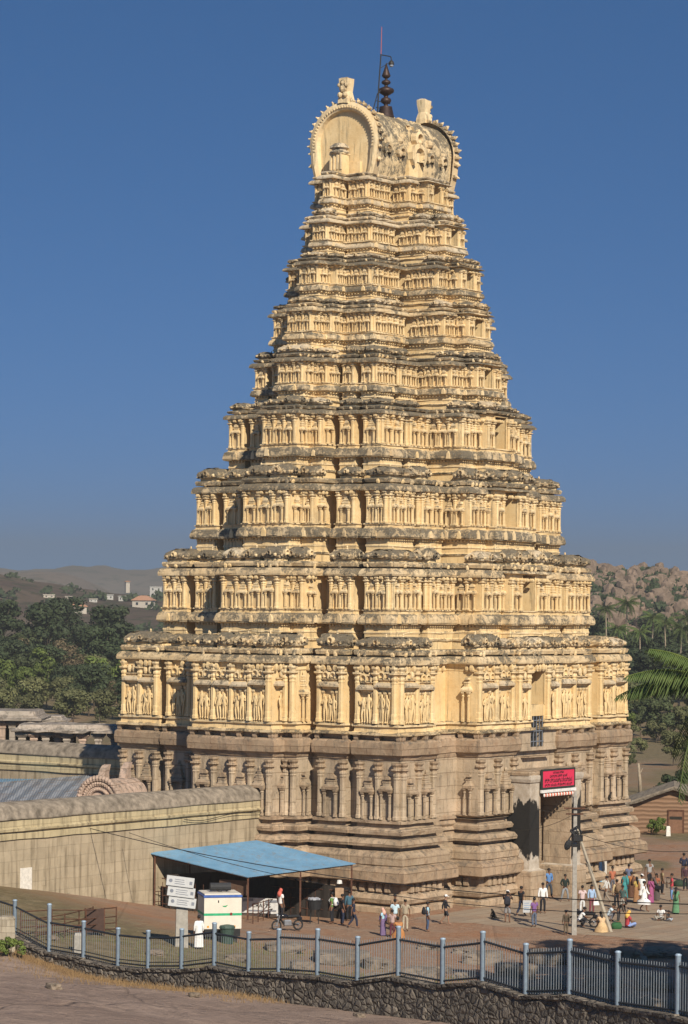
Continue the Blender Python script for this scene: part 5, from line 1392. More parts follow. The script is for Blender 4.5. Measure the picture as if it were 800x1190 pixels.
for i in range(1500):
    x=RO.uniform(-4.2,4.3); y=RO.choice((-.62,-.6,RO.uniform(-.6,7))); z=3.97-abs(x-.1)*.36; l=RO.uniform(.2,.45)
    b.add([(x,y,z),(x+.03,y,z),(x+RO.uniform(-.1,.1)+ (.3 if x>.1 else -.3)*l,y-.1,z-l*.75)],[(0,1,2)],0)
b.build('thatch_roof',[plain('old_thatch',(.20,.165,.125),.95,0,.1,.4,3,.6)],hs)
b=MB(); b.box(-.3,.85,-.06,.02,0,1.85); dr=b.build('door',[plain('old_planks',(.19,.10,.06),.9)],hs)
b=MB(); b.box(-.25,.8,-.075,-.06,1.15,1.4); b.build('painted_gap',[M['opening_shade']],dr)  # near-black strip on the planks, painted as the shade of a gap
b=MB(); b.box(-.42,-.3,-.1,.03,0,1.97); b.box(.85,.97,-.1,.03,0,1.97); b.box(-.3,.85,-.1,.03,1.85,1.97); b.build('frame',[rust],dr)
po=pix(777,966,226); o=empty('white_stone_post',(po.x,po.y,gz(po.x,po.y)),0,'short whitewashed stone post before the mud house','post'); b=MB(); b.rect(-.17,.17,-.15,.15,[(.02,-.2),(0,.3),(-.02,.75),(-.06,.82)]); b.build('shaft',[plain('limewash_post',(.66,.63,.56),.9)],o)
po=pix(745,905,280); o=empty('bare_stump',(po.x,po.y,gz(po.x,po.y)),0,'thin bare tree stump standing in the field right of the tower','stump'); b=MB(); b.tube([(0,0,-.4),(-.1,0,1.4),(-.25,.05,3.0)],[.22,.17,.12],7,0); b.tube([(-.14,0,1.8),(.2,0,2.5)],[.07,.03],5,0); b.build('trunk',[palebark],o,True)
def shrub(px,py,Y,s,lab,nm='thorn_bush',leaf=None):
    p=pix(px,py,Y) if Y else grnd(px,py); o=tree(nm,p.x,p.y,s,lab,None); 
    o.name='shrub'
    if leaf: c=o.children[0]; c.data=c.data; c.material_slots[0].link='OBJECT'; c.material_slots[0].material=leaf
    return o
shrub(764,964,227,.42,'leafy green shrub growing before the mud house door',leaf=LEAF['bright'])
shrub(787,905,262,.95,'dark rounded shrub at the right edge above the mud house',leaf=LEAF['dark'])
shrub(13,1113,None,.27,'bright green shrub at the left edge at the foot of the fence wall',leaf=LEAF['bright'])
shrub(748,1013,None,.14,'tiny weed in the earth behind the grey shirted man',leaf=LEAF['olive']) if False else None
for px,py,Y,s in((742,868,360,.6),(706,860,370,.7),(763,853,385,.9),(735,846,400,.8),(776,842,410,.9)): shrub(px,py,Y,s,'low scrubby bush on the bank beyond the field')['group']='bushes on the bank beyond the field'
for o in [x for x in S.objects if x.get('label')=='low scrubby bush on the bank beyond the field']: o['category']='bush'
# little plant rooted in the second storey eave
sp0=loc(2.2,-AK[2]-1.7,17.95); pl=empty('sprouting_plant',tuple(sp0),0,'small green plant sprouting from the tower ledge above the third carved row','plant'); b=MB()
for i in range(120):
    u=Vector((RO.gauss(0,1),RO.gauss(0,1),abs(RO.gauss(0,1)))).normalized()*RO.uniform(.15,.5); t=Vector((RO.uniform(-1,1),RO.uniform(-1,1),RO.uniform(-1,1))).normalized()*.1; r_=t.orthogonal().normalized()*.06
    b.add([u-t,u+r_,u+t,u-r_],[(0,1,2,3)],0)
b.build('foliage',[LEAF['bright']],pl); b=MB(); b.tube([(0,0,-.2),(0,0,.25)],.03,5,0); b.build('stem',[bark],pl)
# ---- ruined halls and roofs inside the compound on the left
def hall(px0,px1,pytop,pyeave,Y,depth,npil,label,ragged=.03,back=True,thick=None,pw=.28):
    a=pix(px0,pyeave,Y); b_=pix(px1,pyeave,Y); top=pix(px0,pytop,Y).z; ze=a.z; L_=(b_-a).length; zf=ze-2.6
    o=empty('pillared_hall',(a.x,a.y,0),math.atan2((b_-a).y,(b_-a).x),label,'stone hall','ruined stone halls beyond the inner wall')
    m=MB(); m.rect(0,L_,0,depth,[(.0,ze,0),(.45,ze-.05,0),(.5,ze+.12,0),(.2,ze+.3*(top-ze),0),(.0,lerp(ze,top,.6),0),(-.1,top,0)],seg=.5,jit=ragged,rnd=RO); m.build('roof_slab',[stone],o)
    for i in range(npil):
        x=lerp(.35,L_-.35,i/max(1,npil-1))
        m=MB(); m.rect(x-pw,x+pw,.1,.1+2*pw,[(.05,zf),(.05,zf+.3),(-.06,zf+.4),(-.06,ze-.75),(.02,ze-.6),(-.02,ze-.5),(.22,ze-.25),(.25,ze-.06)]); m.build('pillar',[pinkst if i%2 else stone],o)
    m=MB(); m.box(-.3,L_+.3,-.4,depth+.3,-1,zf+.003); m.build('platform',[stone],o)
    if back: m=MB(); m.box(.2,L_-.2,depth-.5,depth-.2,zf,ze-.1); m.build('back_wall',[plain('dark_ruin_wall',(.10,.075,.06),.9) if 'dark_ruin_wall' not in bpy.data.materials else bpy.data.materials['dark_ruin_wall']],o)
hall(-60,42,826,836,212,6,9,'flat roofed stone hall with reddish pillars at far left')
hall(46,72,832,838,230,3,3,'small stacked stone roof behind the broken hall',.06)
hall(20,86,842,850,204,4,5,'dark broken stone hall with squat pillars beyond the inner wall',.09,True)
hall(72,138,843,851,202,3.5,4,'ruined open hall of pale posts next to the tower',.10,False)
# corrugated roofs between the walls
k=NT('weathered_tin'); n2=k.noise(.8,5,.7,vec=k.pos((1,1,1),True)); wv=k.n('ShaderNodeTexWave'); wv.inputs['Scale'].default_value=.35; wv.inputs['Distortion'].default_value=1.2; k.l(k.pos(obj=True),wv.inputs['Vector'])
c=k.mix(k.ramp(wv.outputs['Fac'],[(.3,0),(.7,1)]),(.19,.205,.22),(.32,.33,.34)); c=k.mix(k.math('MULTIPLY',k.ramp(n2,[(.5,0),(.65,1)]),.7),c,(.20,.14,.09)); M['tin']=k.fin(c,.6,.15,.3)
def tin(p00,p10,p11,p01,n,mat_,label,grp,posts=True):
    o=empty('tin_roof',(p00.x,p00.y,0),0,label,'roof',grp); O=Vector((p00.x,p00.y,0)); m=MB(); vs=[];fs=[]
    q=2*n+1
    for lay in(0,.03):
        for j in range(2):
            for i in range(q):
                t=i/(2*n); p=(p00.lerp(p10,t) if j==0 else p01.lerp(p11,t))-O; vs.append((p.x,p.y,p.z+(.05 if i%2 else 0)-lay))
    for i in range(q-1): fs.append((i,i+1,q+i+1,q+i)); fs.append((2*q+i,3*q+i,3*q+i+1,2*q+i+1)); fs.append((i,2*q+i,2*q+i+1,i+1)); fs.append((q+i,q+i+1,3*q+i+1,3*q+i))
    m.add(vs,fs,0); m.build('sheet',[mat_],o)
    for p in(p00,p10,p11,p01): m=MB(); r_=p-O; m.tube([(r_.x*.98,r_.y*.98,-1),(r_.x*.98,r_.y*.98,r_.z-.05)],.06,5,0); m.build('post',[rust],o)
z_=6.6
tin(pix(-30,912,186),pix(118,900,189),pix(100,925,171),pix(-40,948,166),46,M['tin'],'long grey rusty corrugated roof behind the compound wall',None)
tin(pix(-30,905,191),pix(52,906,191.5),pix(48,911,187.5),pix(-30,913,187),26,M['bluesheet'],'bright blue sheet roof behind the grey corrugated roof',None)
# carved vaulted shrine roof showing over the wall
q0=pix(117,927,169.5); cr_=empty('carved_shrine_roof',(q0.x,q0.y,0),ALPHA+.25,'small carved pink stone barrel roof with round rosette end behind the wall','carved roof')
vs=[];fs=[]; rr_=1.22; zc_=q0.z-.15
m=MB()
ox=-2.2
for i in range(13):
    x=i*.34
    for j in range(15): a=PI*(-.1+1.2*j/14); vs.append((x,rr_*1.05*math.cos(a),zc_+rr_*math.sin(a)+RO.uniform(-.03,.03)))
for i in range(12):
    for j in range(14): fs.append((i*15+j,i*15+j+1,(i+1)*15+j+1,(i+1)*15+j))
m.add(vs,fs,0); m.box(0,4.1,-1.4,1.4,-.5,zc_-.3,0); m.build('vault',[pinkst],cr_)
m=MB()
for (r0,r1,x) in((1.0,1.22,-.25),(.72,.95,-.18),(.42,.68,-.22)):
    for i in range(26):
        a=PI*(-.15+1.3*i/25); m.ball((x,(r0+r1)/2*rr_*math.cos(a),zc_+(r0+r1)/2*rr_*math.sin(a)),.2,.17*r1,.17*r1,6,4,0)
m.lathe([(rr_*1.1,0),(rr_*1.1,.25)],26,0,T(-.2,0,zc_)@RY(PI/2)); m.build('rosette_end',[pinkst],cr_)
m=MB(); m.prism([(-.3,0),(.55,0),(.5,.5),(.75,1.0),(.4,.95),(.05,.7),(-.2,.3)],-.22,.22,0,T(.2,0,zc_+rr_-.05)@RX(PI/2)); m.prism([(-.3,0),(.55,0),(.5,.5),(.75,1.0),(.4,.95),(.05,.7),(-.2,.3)],-.22,.22,0,T(3.2,0,zc_+rr_-.05)@RX(PI/2)); m.build('horn',[pinkst],cr_)
# ================================================================ PEOPLE
SKINM=[plain('brown_skin',(.17,.085,.05),.6,0,.3,.08),plain('tan_skin',(.30,.17,.11),.6,0,.3,.08)]
hairm=plain('black_hair',(.012,.010,.009),.5)
POSES={}
def mir(a): return (-a[0],a[1],a[2])
def pose(name,**k):
    J=dict(pelvis=(0,0,.93),spine=(0,0,1.12),chest=(0,-.01,1.31),neck=(0,0,1.46),head=(0,-.015,1.55),top=(0,-.01,1.655),
      hipL=(-.09,0,.89),kneeL=(-.10,-.02,.49),ankL=(-.11,.03,.09),toeL=(-.13,-.13,.035),hipR=(.09,0,.89),kneeR=(.10,-.02,.49),ankR=(.11,.03,.09),toeR=(.13,-.13,.035),
      shL=(-.18,.01,1.39),elL=(-.235,.03,1.11),wrL=(-.24,-.05,.87),shR=(.18,.01,1.39),elR=(.235,.03,1.11),wrR=(.24,-.05,.87))
    J.update(k); POSES[name]={a:Vector(b) for a,b in J.items()}
pose('stand')
pose('ease',kneeL=(-.13,-.04,.49),ankL=(-.16,.0,.09),toeL=(-.20,-.15,.035),wrR=(.13,-.22,1.05),elR=(.25,.0,1.12))
pose('phone',elL=(-.25,-.16,1.22),wrL=(-.10,-.30,1.50),elR=(.25,-.16,1.22),wrR=(.10,-.30,1.50))
pose('walk',kneeL=(-.09,-.16,.50),ankL=(-.09,-.20,.10),toeL=(-.10,-.36,.05),kneeR=(.09,.03,.50),ankR=(.10,.30,.16),toeR=(.11,.19,.05),elL=(-.23,.14,1.13),wrL=(-.23,.16,.88),elR=(.23,-.06,1.12),wrR=(.22,-.24,.95))
pose('carry',elL=(-.24,-.02,1.12),wrL=(-.10,-.26,1.08),elR=(.24,-.02,1.12),wrR=(.12,-.26,1.10))
pose('apart',hipL=(-.1,0,.87),kneeL=(-.2,-.05,.48),ankL=(-.27,.02,.09),toeL=(-.33,-.12,.035),kneeR=(.17,-.03,.48),ankR=(.22,.03,.09),toeR=(.27,-.12,.035),elL=(-.29,.06,1.14),wrL=(-.17,-.07,.98),elR=(.29,.06,1.14),wrR=(.17,-.07,.98))
pose('hip',elL=(-.33,.08,1.15),wrL=(-.17,-.02,.98),kneeR=(.13,-.06,.49),ankR=(.15,.0,.09),toeR=(.19,-.16,.035))
pose('bend',spine=(0,-.10,1.08),chest=(0,-.26,1.19),neck=(0,-.40,1.24),head=(0,-.48,1.25),top=(0,-.56,1.31),shL=(-.18,-.32,1.22),elL=(-.2,-.36,.95),wrL=(-.12,-.46,.72),shR=(.18,-.32,1.22),elR=(.2,-.36,.95),wrR=(.12,-.46,.72))
dz=Vector((0,0,-.80))
pose('sit',pelvis=(0,0,.13),spine=(0,-.02,.33),chest=(0,-.06,.52),neck=(0,-.09,.67),head=(0,-.12,.76),top=(0,-.13,.865),hipL=(-.1,-.02,.12),kneeL=(-.27,-.36,.28),ankL=(-.08,-.40,.07),toeL=(.05,-.46,.05),hipR=(.1,-.02,.12),kneeR=(.27,-.36,.28),ankR=(.10,-.32,.07),toeR=(-.04,-.36,.05),
  shL=(-.18,-.05,.60),elL=(-.26,-.12,.35),wrL=(-.15,-.33,.34),shR=(.18,-.05,.60),elR=(.26,-.12,.35),wrR=(.15,-.33,.34))
pose('crouch',pelvis=(0,.10,.34),spine=(0,.03,.52),chest=(0,-.08,.68),neck=(0,-.16,.81),head=(0,-.21,.89),top=(0,-.24,.99),hipL=(-.1,.08,.32),kneeL=(-.17,-.28,.50),ankL=(-.13,-.05,.09),toeL=(-.15,-.21,.035),hipR=(.1,.08,.32),kneeR=(.17,-.28,.50),ankR=(.13,-.05,.09),toeR=(.15,-.21,.035),
  shL=(-.18,-.08,.76),elL=(-.24,-.22,.54),wrL=(-.10,-.40,.50),shR=(.18,-.08,.76),elR=(.24,-.22,.54),wrR=(.10,-.40,.50))
CACHE={}
DARK=plain('dark_eye',(.01,.008,.008),.4)
def body_mesh(pn):
    key=('b',pn)
    if key in CACHE: return CACHE[key]
    J=POSES[pn]; vs=[];es=[];rs=[]
    def v(p,r): vs.append(tuple(p)); rs.append(r); return len(vs)-1
    def e(a,b): es.append((a,b)); return b
    pel=v(J['pelvis'],(.125,.085)); sp=e(pel,v(J['spine'],(.12,.08))); ch=e(sp,v(J['chest'],(.14,.095)))
    nk=e(ch,v(J['neck'],.05)); ax=(J['top']-J['head']).normalized()
    h0=e(nk,v(J['head'],(.062,.072))); h1=e(h0,v(J['head'].lerp(J['top'],.55),(.078,.092))); h2=e(h1,v(J['top'],(.055,.065)))
    f=Vector((0,-1,0)); f=(f-ax*f.dot(ax)).normalized()
    e(h0,v(J['head']+f*.085+ax*.03,.014))            # nose
    for s in(-1,1): e(h1,v(J['head'].lerp(J['top'],.25)+Vector((s*.085,0,0)),.014))   # ears
    for s in('L','R'):
        a=e(pel,v(J['hip'+s],.085)); a=e(a,v(J['hip'+s].lerp(J['knee'+s],.5),.072)); a=e(a,v(J['knee'+s],.053)); a=e(a,v(J['knee'+s].lerp(J['ank'+s],.35),.052)); a=e(a,v(J['ank'+s],.035)); a=e(a,v(J['toe'+s],(.04,.026)))
        a=e(ch,v(J['sh'+s],.055)); a=e(a,v(J['sh'+s].lerp(J['el'+s],.5),.045)); a=e(a,v(J['el'+s],.036)); a=e(a,v(J['wr'+s],.025))
        d=(J['wr'+s]-J['el'+s]).normalized(); pa_=e(a,v(J['wr'+s]+d*.06,(.034,.018)))
        sd=d.orthogonal().normalized(); sd=(Vector((0,1,0))-d*d.y).normalized() if abs(d.y)<.95 else Vector((1,0,0)); nn=d.cross(sd)
        if nn.x*(1 if s=='L' else -1)<0: nn=-nn
        for q,(o_,l) in enumerate(((-.027,.062),(-.009,.075),(.009,.07),(.027,.055))):
            m1=J['wr'+s]+d*.095+sd*o_; b1=e(pa_,v(m1,.0085)); b2=e(b1,v(m1+d*l*.55+nn*.012,.008)); e(b2,v(m1+d*l*.9+nn*.035,.007))
        t1=e(a,v(J['wr'+s]+d*.035-sd*.035,.010)); e(t1,v(J['wr'+s]+d*.075-sd*.055+nn*.015,.008))
    me=skin('body',vs,es,rs,[SKINM[0],DARK],1)
    # eyes and mouth, set into the face
    b=MB(); c=J['head'].lerp(J['top'],.30)
    for s in(-1,1): b.ball(tuple(c+f*.082+Vector((s*.03,0,0))),.012,.008,.008,6,4,1)
    b.ball(tuple(J['head']+f*.078-ax*.03),.022,.008,.006,6,4,1)
    n0=len(me.vertices); vs0=[tuple(x.co) for x in me.vertices]; fs0=[tuple(p.vertices) for p in me.polygons]
    m2=bpy.data.meshes.new('body'); m2.from_pydata(vs0+b.v,[],fs0+[tuple(i+n0 for i in q) for q in b.f]); m2.materials.append(SKINM[0]); m2.materials.append(DARK)
    m2.polygons.foreach_set('material_index',[0]*len(fs0)+[1]*len(b.f)); m2.polygons.foreach_set('use_smooth',[True]*(len(fs0)+len(b.f))); m2.update(); bpy.data.meshes.remove(me)
    CACHE[key]=m2; return m2
def top_mesh(pn,kind):
    key=('t',pn,kind)
    if key in CACHE: return CACHE[key]
    J=POSES[pn]; vs=[];es=[];rs=[]
    def v(p,r): vs.append(tuple(p)); rs.append(r); return len(vs)-1
    def e(a,b): es.append((a,b)); return b
    lo=J['pelvis'].lerp(J['spine'],-.30 if kind!='blouse' else .6)
    a=v(lo,(.165,.12)); b=e(a,v(J['pelvis'].lerp(J['spine'],.35 if kind!='blouse' else .75),(.16,.115))); c=e(b,v(J['spine'],(.155,.11))); c=e(c,v(J['chest'],(.165,.12)))
    e(c,v(J['neck'].lerp(J['chest'],.25),.065))
    for s in('L','R'):
        q=e(c,v(J['sh'+s],.072)); q=e(q,v(J['sh'+s].lerp(J['el'+s],.65),.062))
        if kind=='long': q=e(q,v(J['el'+s],.055)); q=e(q,v(J['el'+s].lerp(J['wr'+s],.9),.042))
    CACHE[key]=skin('shirt',vs,es,rs,[SKINM[0]],1); return CACHE[key]
def leg_mesh(pn,kind):
    key=('l',pn,kind)
    if key in CACHE: return CACHE[key]
    J=POSES[pn]; vs=[];es=[];rs=[]
    def v(p,r): vs.append(tuple(p)); rs.append(r); return len(vs)-1
    def e(a,b): es.append((a,b)); return b
    p0=v(J['pelvis'].lerp(J['spine'],.15),(.145,.105)); p1=e(p0,v(J['pelvis'],(.155,.115)))
    for s in('L','R'):
        q=e(p1,v(J['hip'+s].lerp(J['knee'+s],.12),.10)); q=e(q,v(J['hip'+s].lerp(J['knee'+s],.55),.085)); q=e(q,v(J['knee'+s],.072 if kind!='shorts' else .085))
        if kind!='shorts': q=e(q,v(J['knee'+s].lerp(J['ank'+s],.5),.066)); e(q,v(J['ank'+s].lerp(J['knee'+s],.05),.06))
    CACHE[key]=skin('trousers',vs,es,rs,[SKINM[0]],1); return CACHE[key]
def skirt_mesh(pn,kind):
    key=('s',pn,kind)
    if key in CACHE: return CACHE[key]
    J=POSES[pn]; b=MB(); n=20
    if pn in('sit','crouch'):
        zt=J['spine'].z; prof=[(.15,.11,zt,J['spine'].y),(.25,.22,zt*.62,J['pelvis'].y-.08),(.33,.36,zt*.35,-.16),(.36,.40,.02,-.18)]
    else:
        zlo={'robe':.10,'sari':.06,'dhoti':.42,'kurta':.50}[kind]; ztop={'robe':1.40,'kurta':1.4}.get(kind,1.06)
        mid=(J['ankL']+J['ankR'])/2; w1=max(.2,abs(J['ankL'].x-J['ankR'].x)/2+.13); d1=max(.17,abs(J['ankL'].y-J['ankR'].y)/2+.13)
        if ztop>1.3: prof=[(.13,.09,1.44,0),(.20,.13,1.36,0),(.18,.13,1.15,0),(.18,.14,.95,0),(w1*.95,d1*.9,.55,mid.y*.5),(w1*1.08,d1*1.05,zlo,mid.y)]
        else: prof=[(.15,.11,ztop,0),(.18,.14,.93,0),(.19,.15,.75,mid.y*.2),(w1,d1,zlo+.2,mid.y*.7),(w1*1.06,d1*1.06,zlo,mid.y)]
    vs=[];fs=[]
    rr_=random.Random(3)
    for q,(rx,ry,z,y) in enumerate(prof):
        for i in range(n):
            a=2*PI*i/n; f=1+(.07*math.sin(a*5+q*.3)+.04*math.sin(a*9))*q/len(prof); vs.append((rx*f*math.cos(a),y+ry*f*math.sin(a),z))
    for q in range(len(prof)-1):
        for i in range(n): j=(i+1)%n; fs.append((q*n+i,(q+1)*n+i,(q+1)*n+j,q*n+j))
    fs.append(tuple(range(n)))
    b.add(vs,fs,0); CACHE[key]=b.mesh('skirt',[SKINM[0]],True); return CACHE[key]
def hair_mesh(pn,kind):
    key=('h',pn,kind)
    if key in CACHE: return CACHE[key]
    J=POSES[pn]; ax=(J['top']-J['head']).normalized(); c=J['head'].lerp(J['top'],.5)
    rot=ax.to_track_quat('Z','Y').to_matrix().to_4x4(); Mx=T(*c)@rot
    f=(Mx.inverted().to_3x3()@Vector((0,-1,0))); an=math.atan2(f.y,f.x)+PI/2; Mx=Mx@RZ(an)
    b=MB()
    if kind in('short','long','bun'):
        b.ball((0,.018,.045),.094,.102,.088,10,7,0,Mx)
        if kind=='long': b.tube([(0,.07,.04),(0,.105,-.08),(0,.115,-.25),(0,.11,-.38)],[.07,.075,.06,.03],8,0,Mx)
        if kind=='bun': b.ball((0,.115,-.01),.05,.045,.05,8,5,0,Mx)
    elif kind=='cap':
        b.lathe([(.098,.02),(.10,.06),(.085,.11),(.04,.14)],12,0,Mx); b.rect(-.07,.07,-.19,-.07,[(0,.025),(0,.04)],M=Mx)
    elif kind=='turban':
        b.lathe([(.085,.01),(.115,.03),(.125,.07),(.11,.115),(.06,.14)],12,0,Mx)
    elif kind=='scarf':
        b.ball((0,.012,.02),.108,.115,.118,10,7,0,Mx); b.tube([(0,.06,-.03),(0,.09,-.16),(0,.10,-.3)],[.10,.13,.11],9,0,Mx)
    CACHE[key]=b.mesh('hair',[SKINM[0]],True); return CACHE[key]
CLO={}
def cloth(c):
    g_=sum(c)/3; c=tuple(round(g_+(x-g_)*.82,3) for x in c)
    if c not in CLO: CLO[c]=plain('cloth_%d'%len(CLO),c,.85,0,.15,.14,9)
    return CLO[c]
def slot(o,m): o.material_slots[0].link='OBJECT'; o.material_slots[0].material=m; return o
def person(px,py,hpx,pn,rz,top,bot,hair,label,skin_=0,grp='people in the forecourt'):
    g=grnd(px,py); full={'sit':.865,'crouch':1.0,'bend':1.35}.get(pn,1.68)
    s=hpx/(F_PX/g.y)/full
    s=max(.62,min(1.12,s))
    o=empty('person',(g.x,g.y,g.z),math.radians(rz),label,'person',grp,s)
    slot(obj('body',body_mesh(pn),o),SKINM[skin_])
    if top: tk,tc=top; slot(obj('shirt',top_mesh(pn,tk),o),cloth(tc))
    bk,bc=bot
    if bk in('trousers','shorts'): slot(obj('trousers' if bk=='trousers' else 'shorts',leg_mesh(pn,bk),o),cloth(bc))
    else: slot(obj({'robe':'robe','sari':'sari','dhoti':'dhoti','kurta':'kurta'}[bk],skirt_mesh(pn,bk),o),cloth(bc))
    if isinstance(hair,tuple):
        slot(obj('hair',hair_mesh(pn,'short'),o,SC(1,1,1)),hairm); slot(obj({'cap':'cap','turban':'turban','scarf':'headscarf'}[hair[0]],hair_mesh(pn,hair[0]),o),cloth(hair[1]))
    else: slot(obj('hair',hair_mesh(pn,hair),o),hairm)
    if bk=='sari' and pn not in('sit','crouch'):
        b=MB(); J=POSES[pn]; b.tube([(.14,-.13,.98),(.02,-.165,1.18),(-.12,-.10,1.40),(-.16,.04,1.43),(-.12,.15,1.2),(-.08,.16,.9)],[.06,.075,.06,.06,.09,.1],8,0); b.build('shawl',[cloth(bc)],o,True)
    return o
W_=(.72,.71,.68); BK=(.022,.022,.026); NV=(.025,.03,.06); JN=(.05,.085,.17); LB=(.32,.55,.66); KH=(.36,.29,.19)
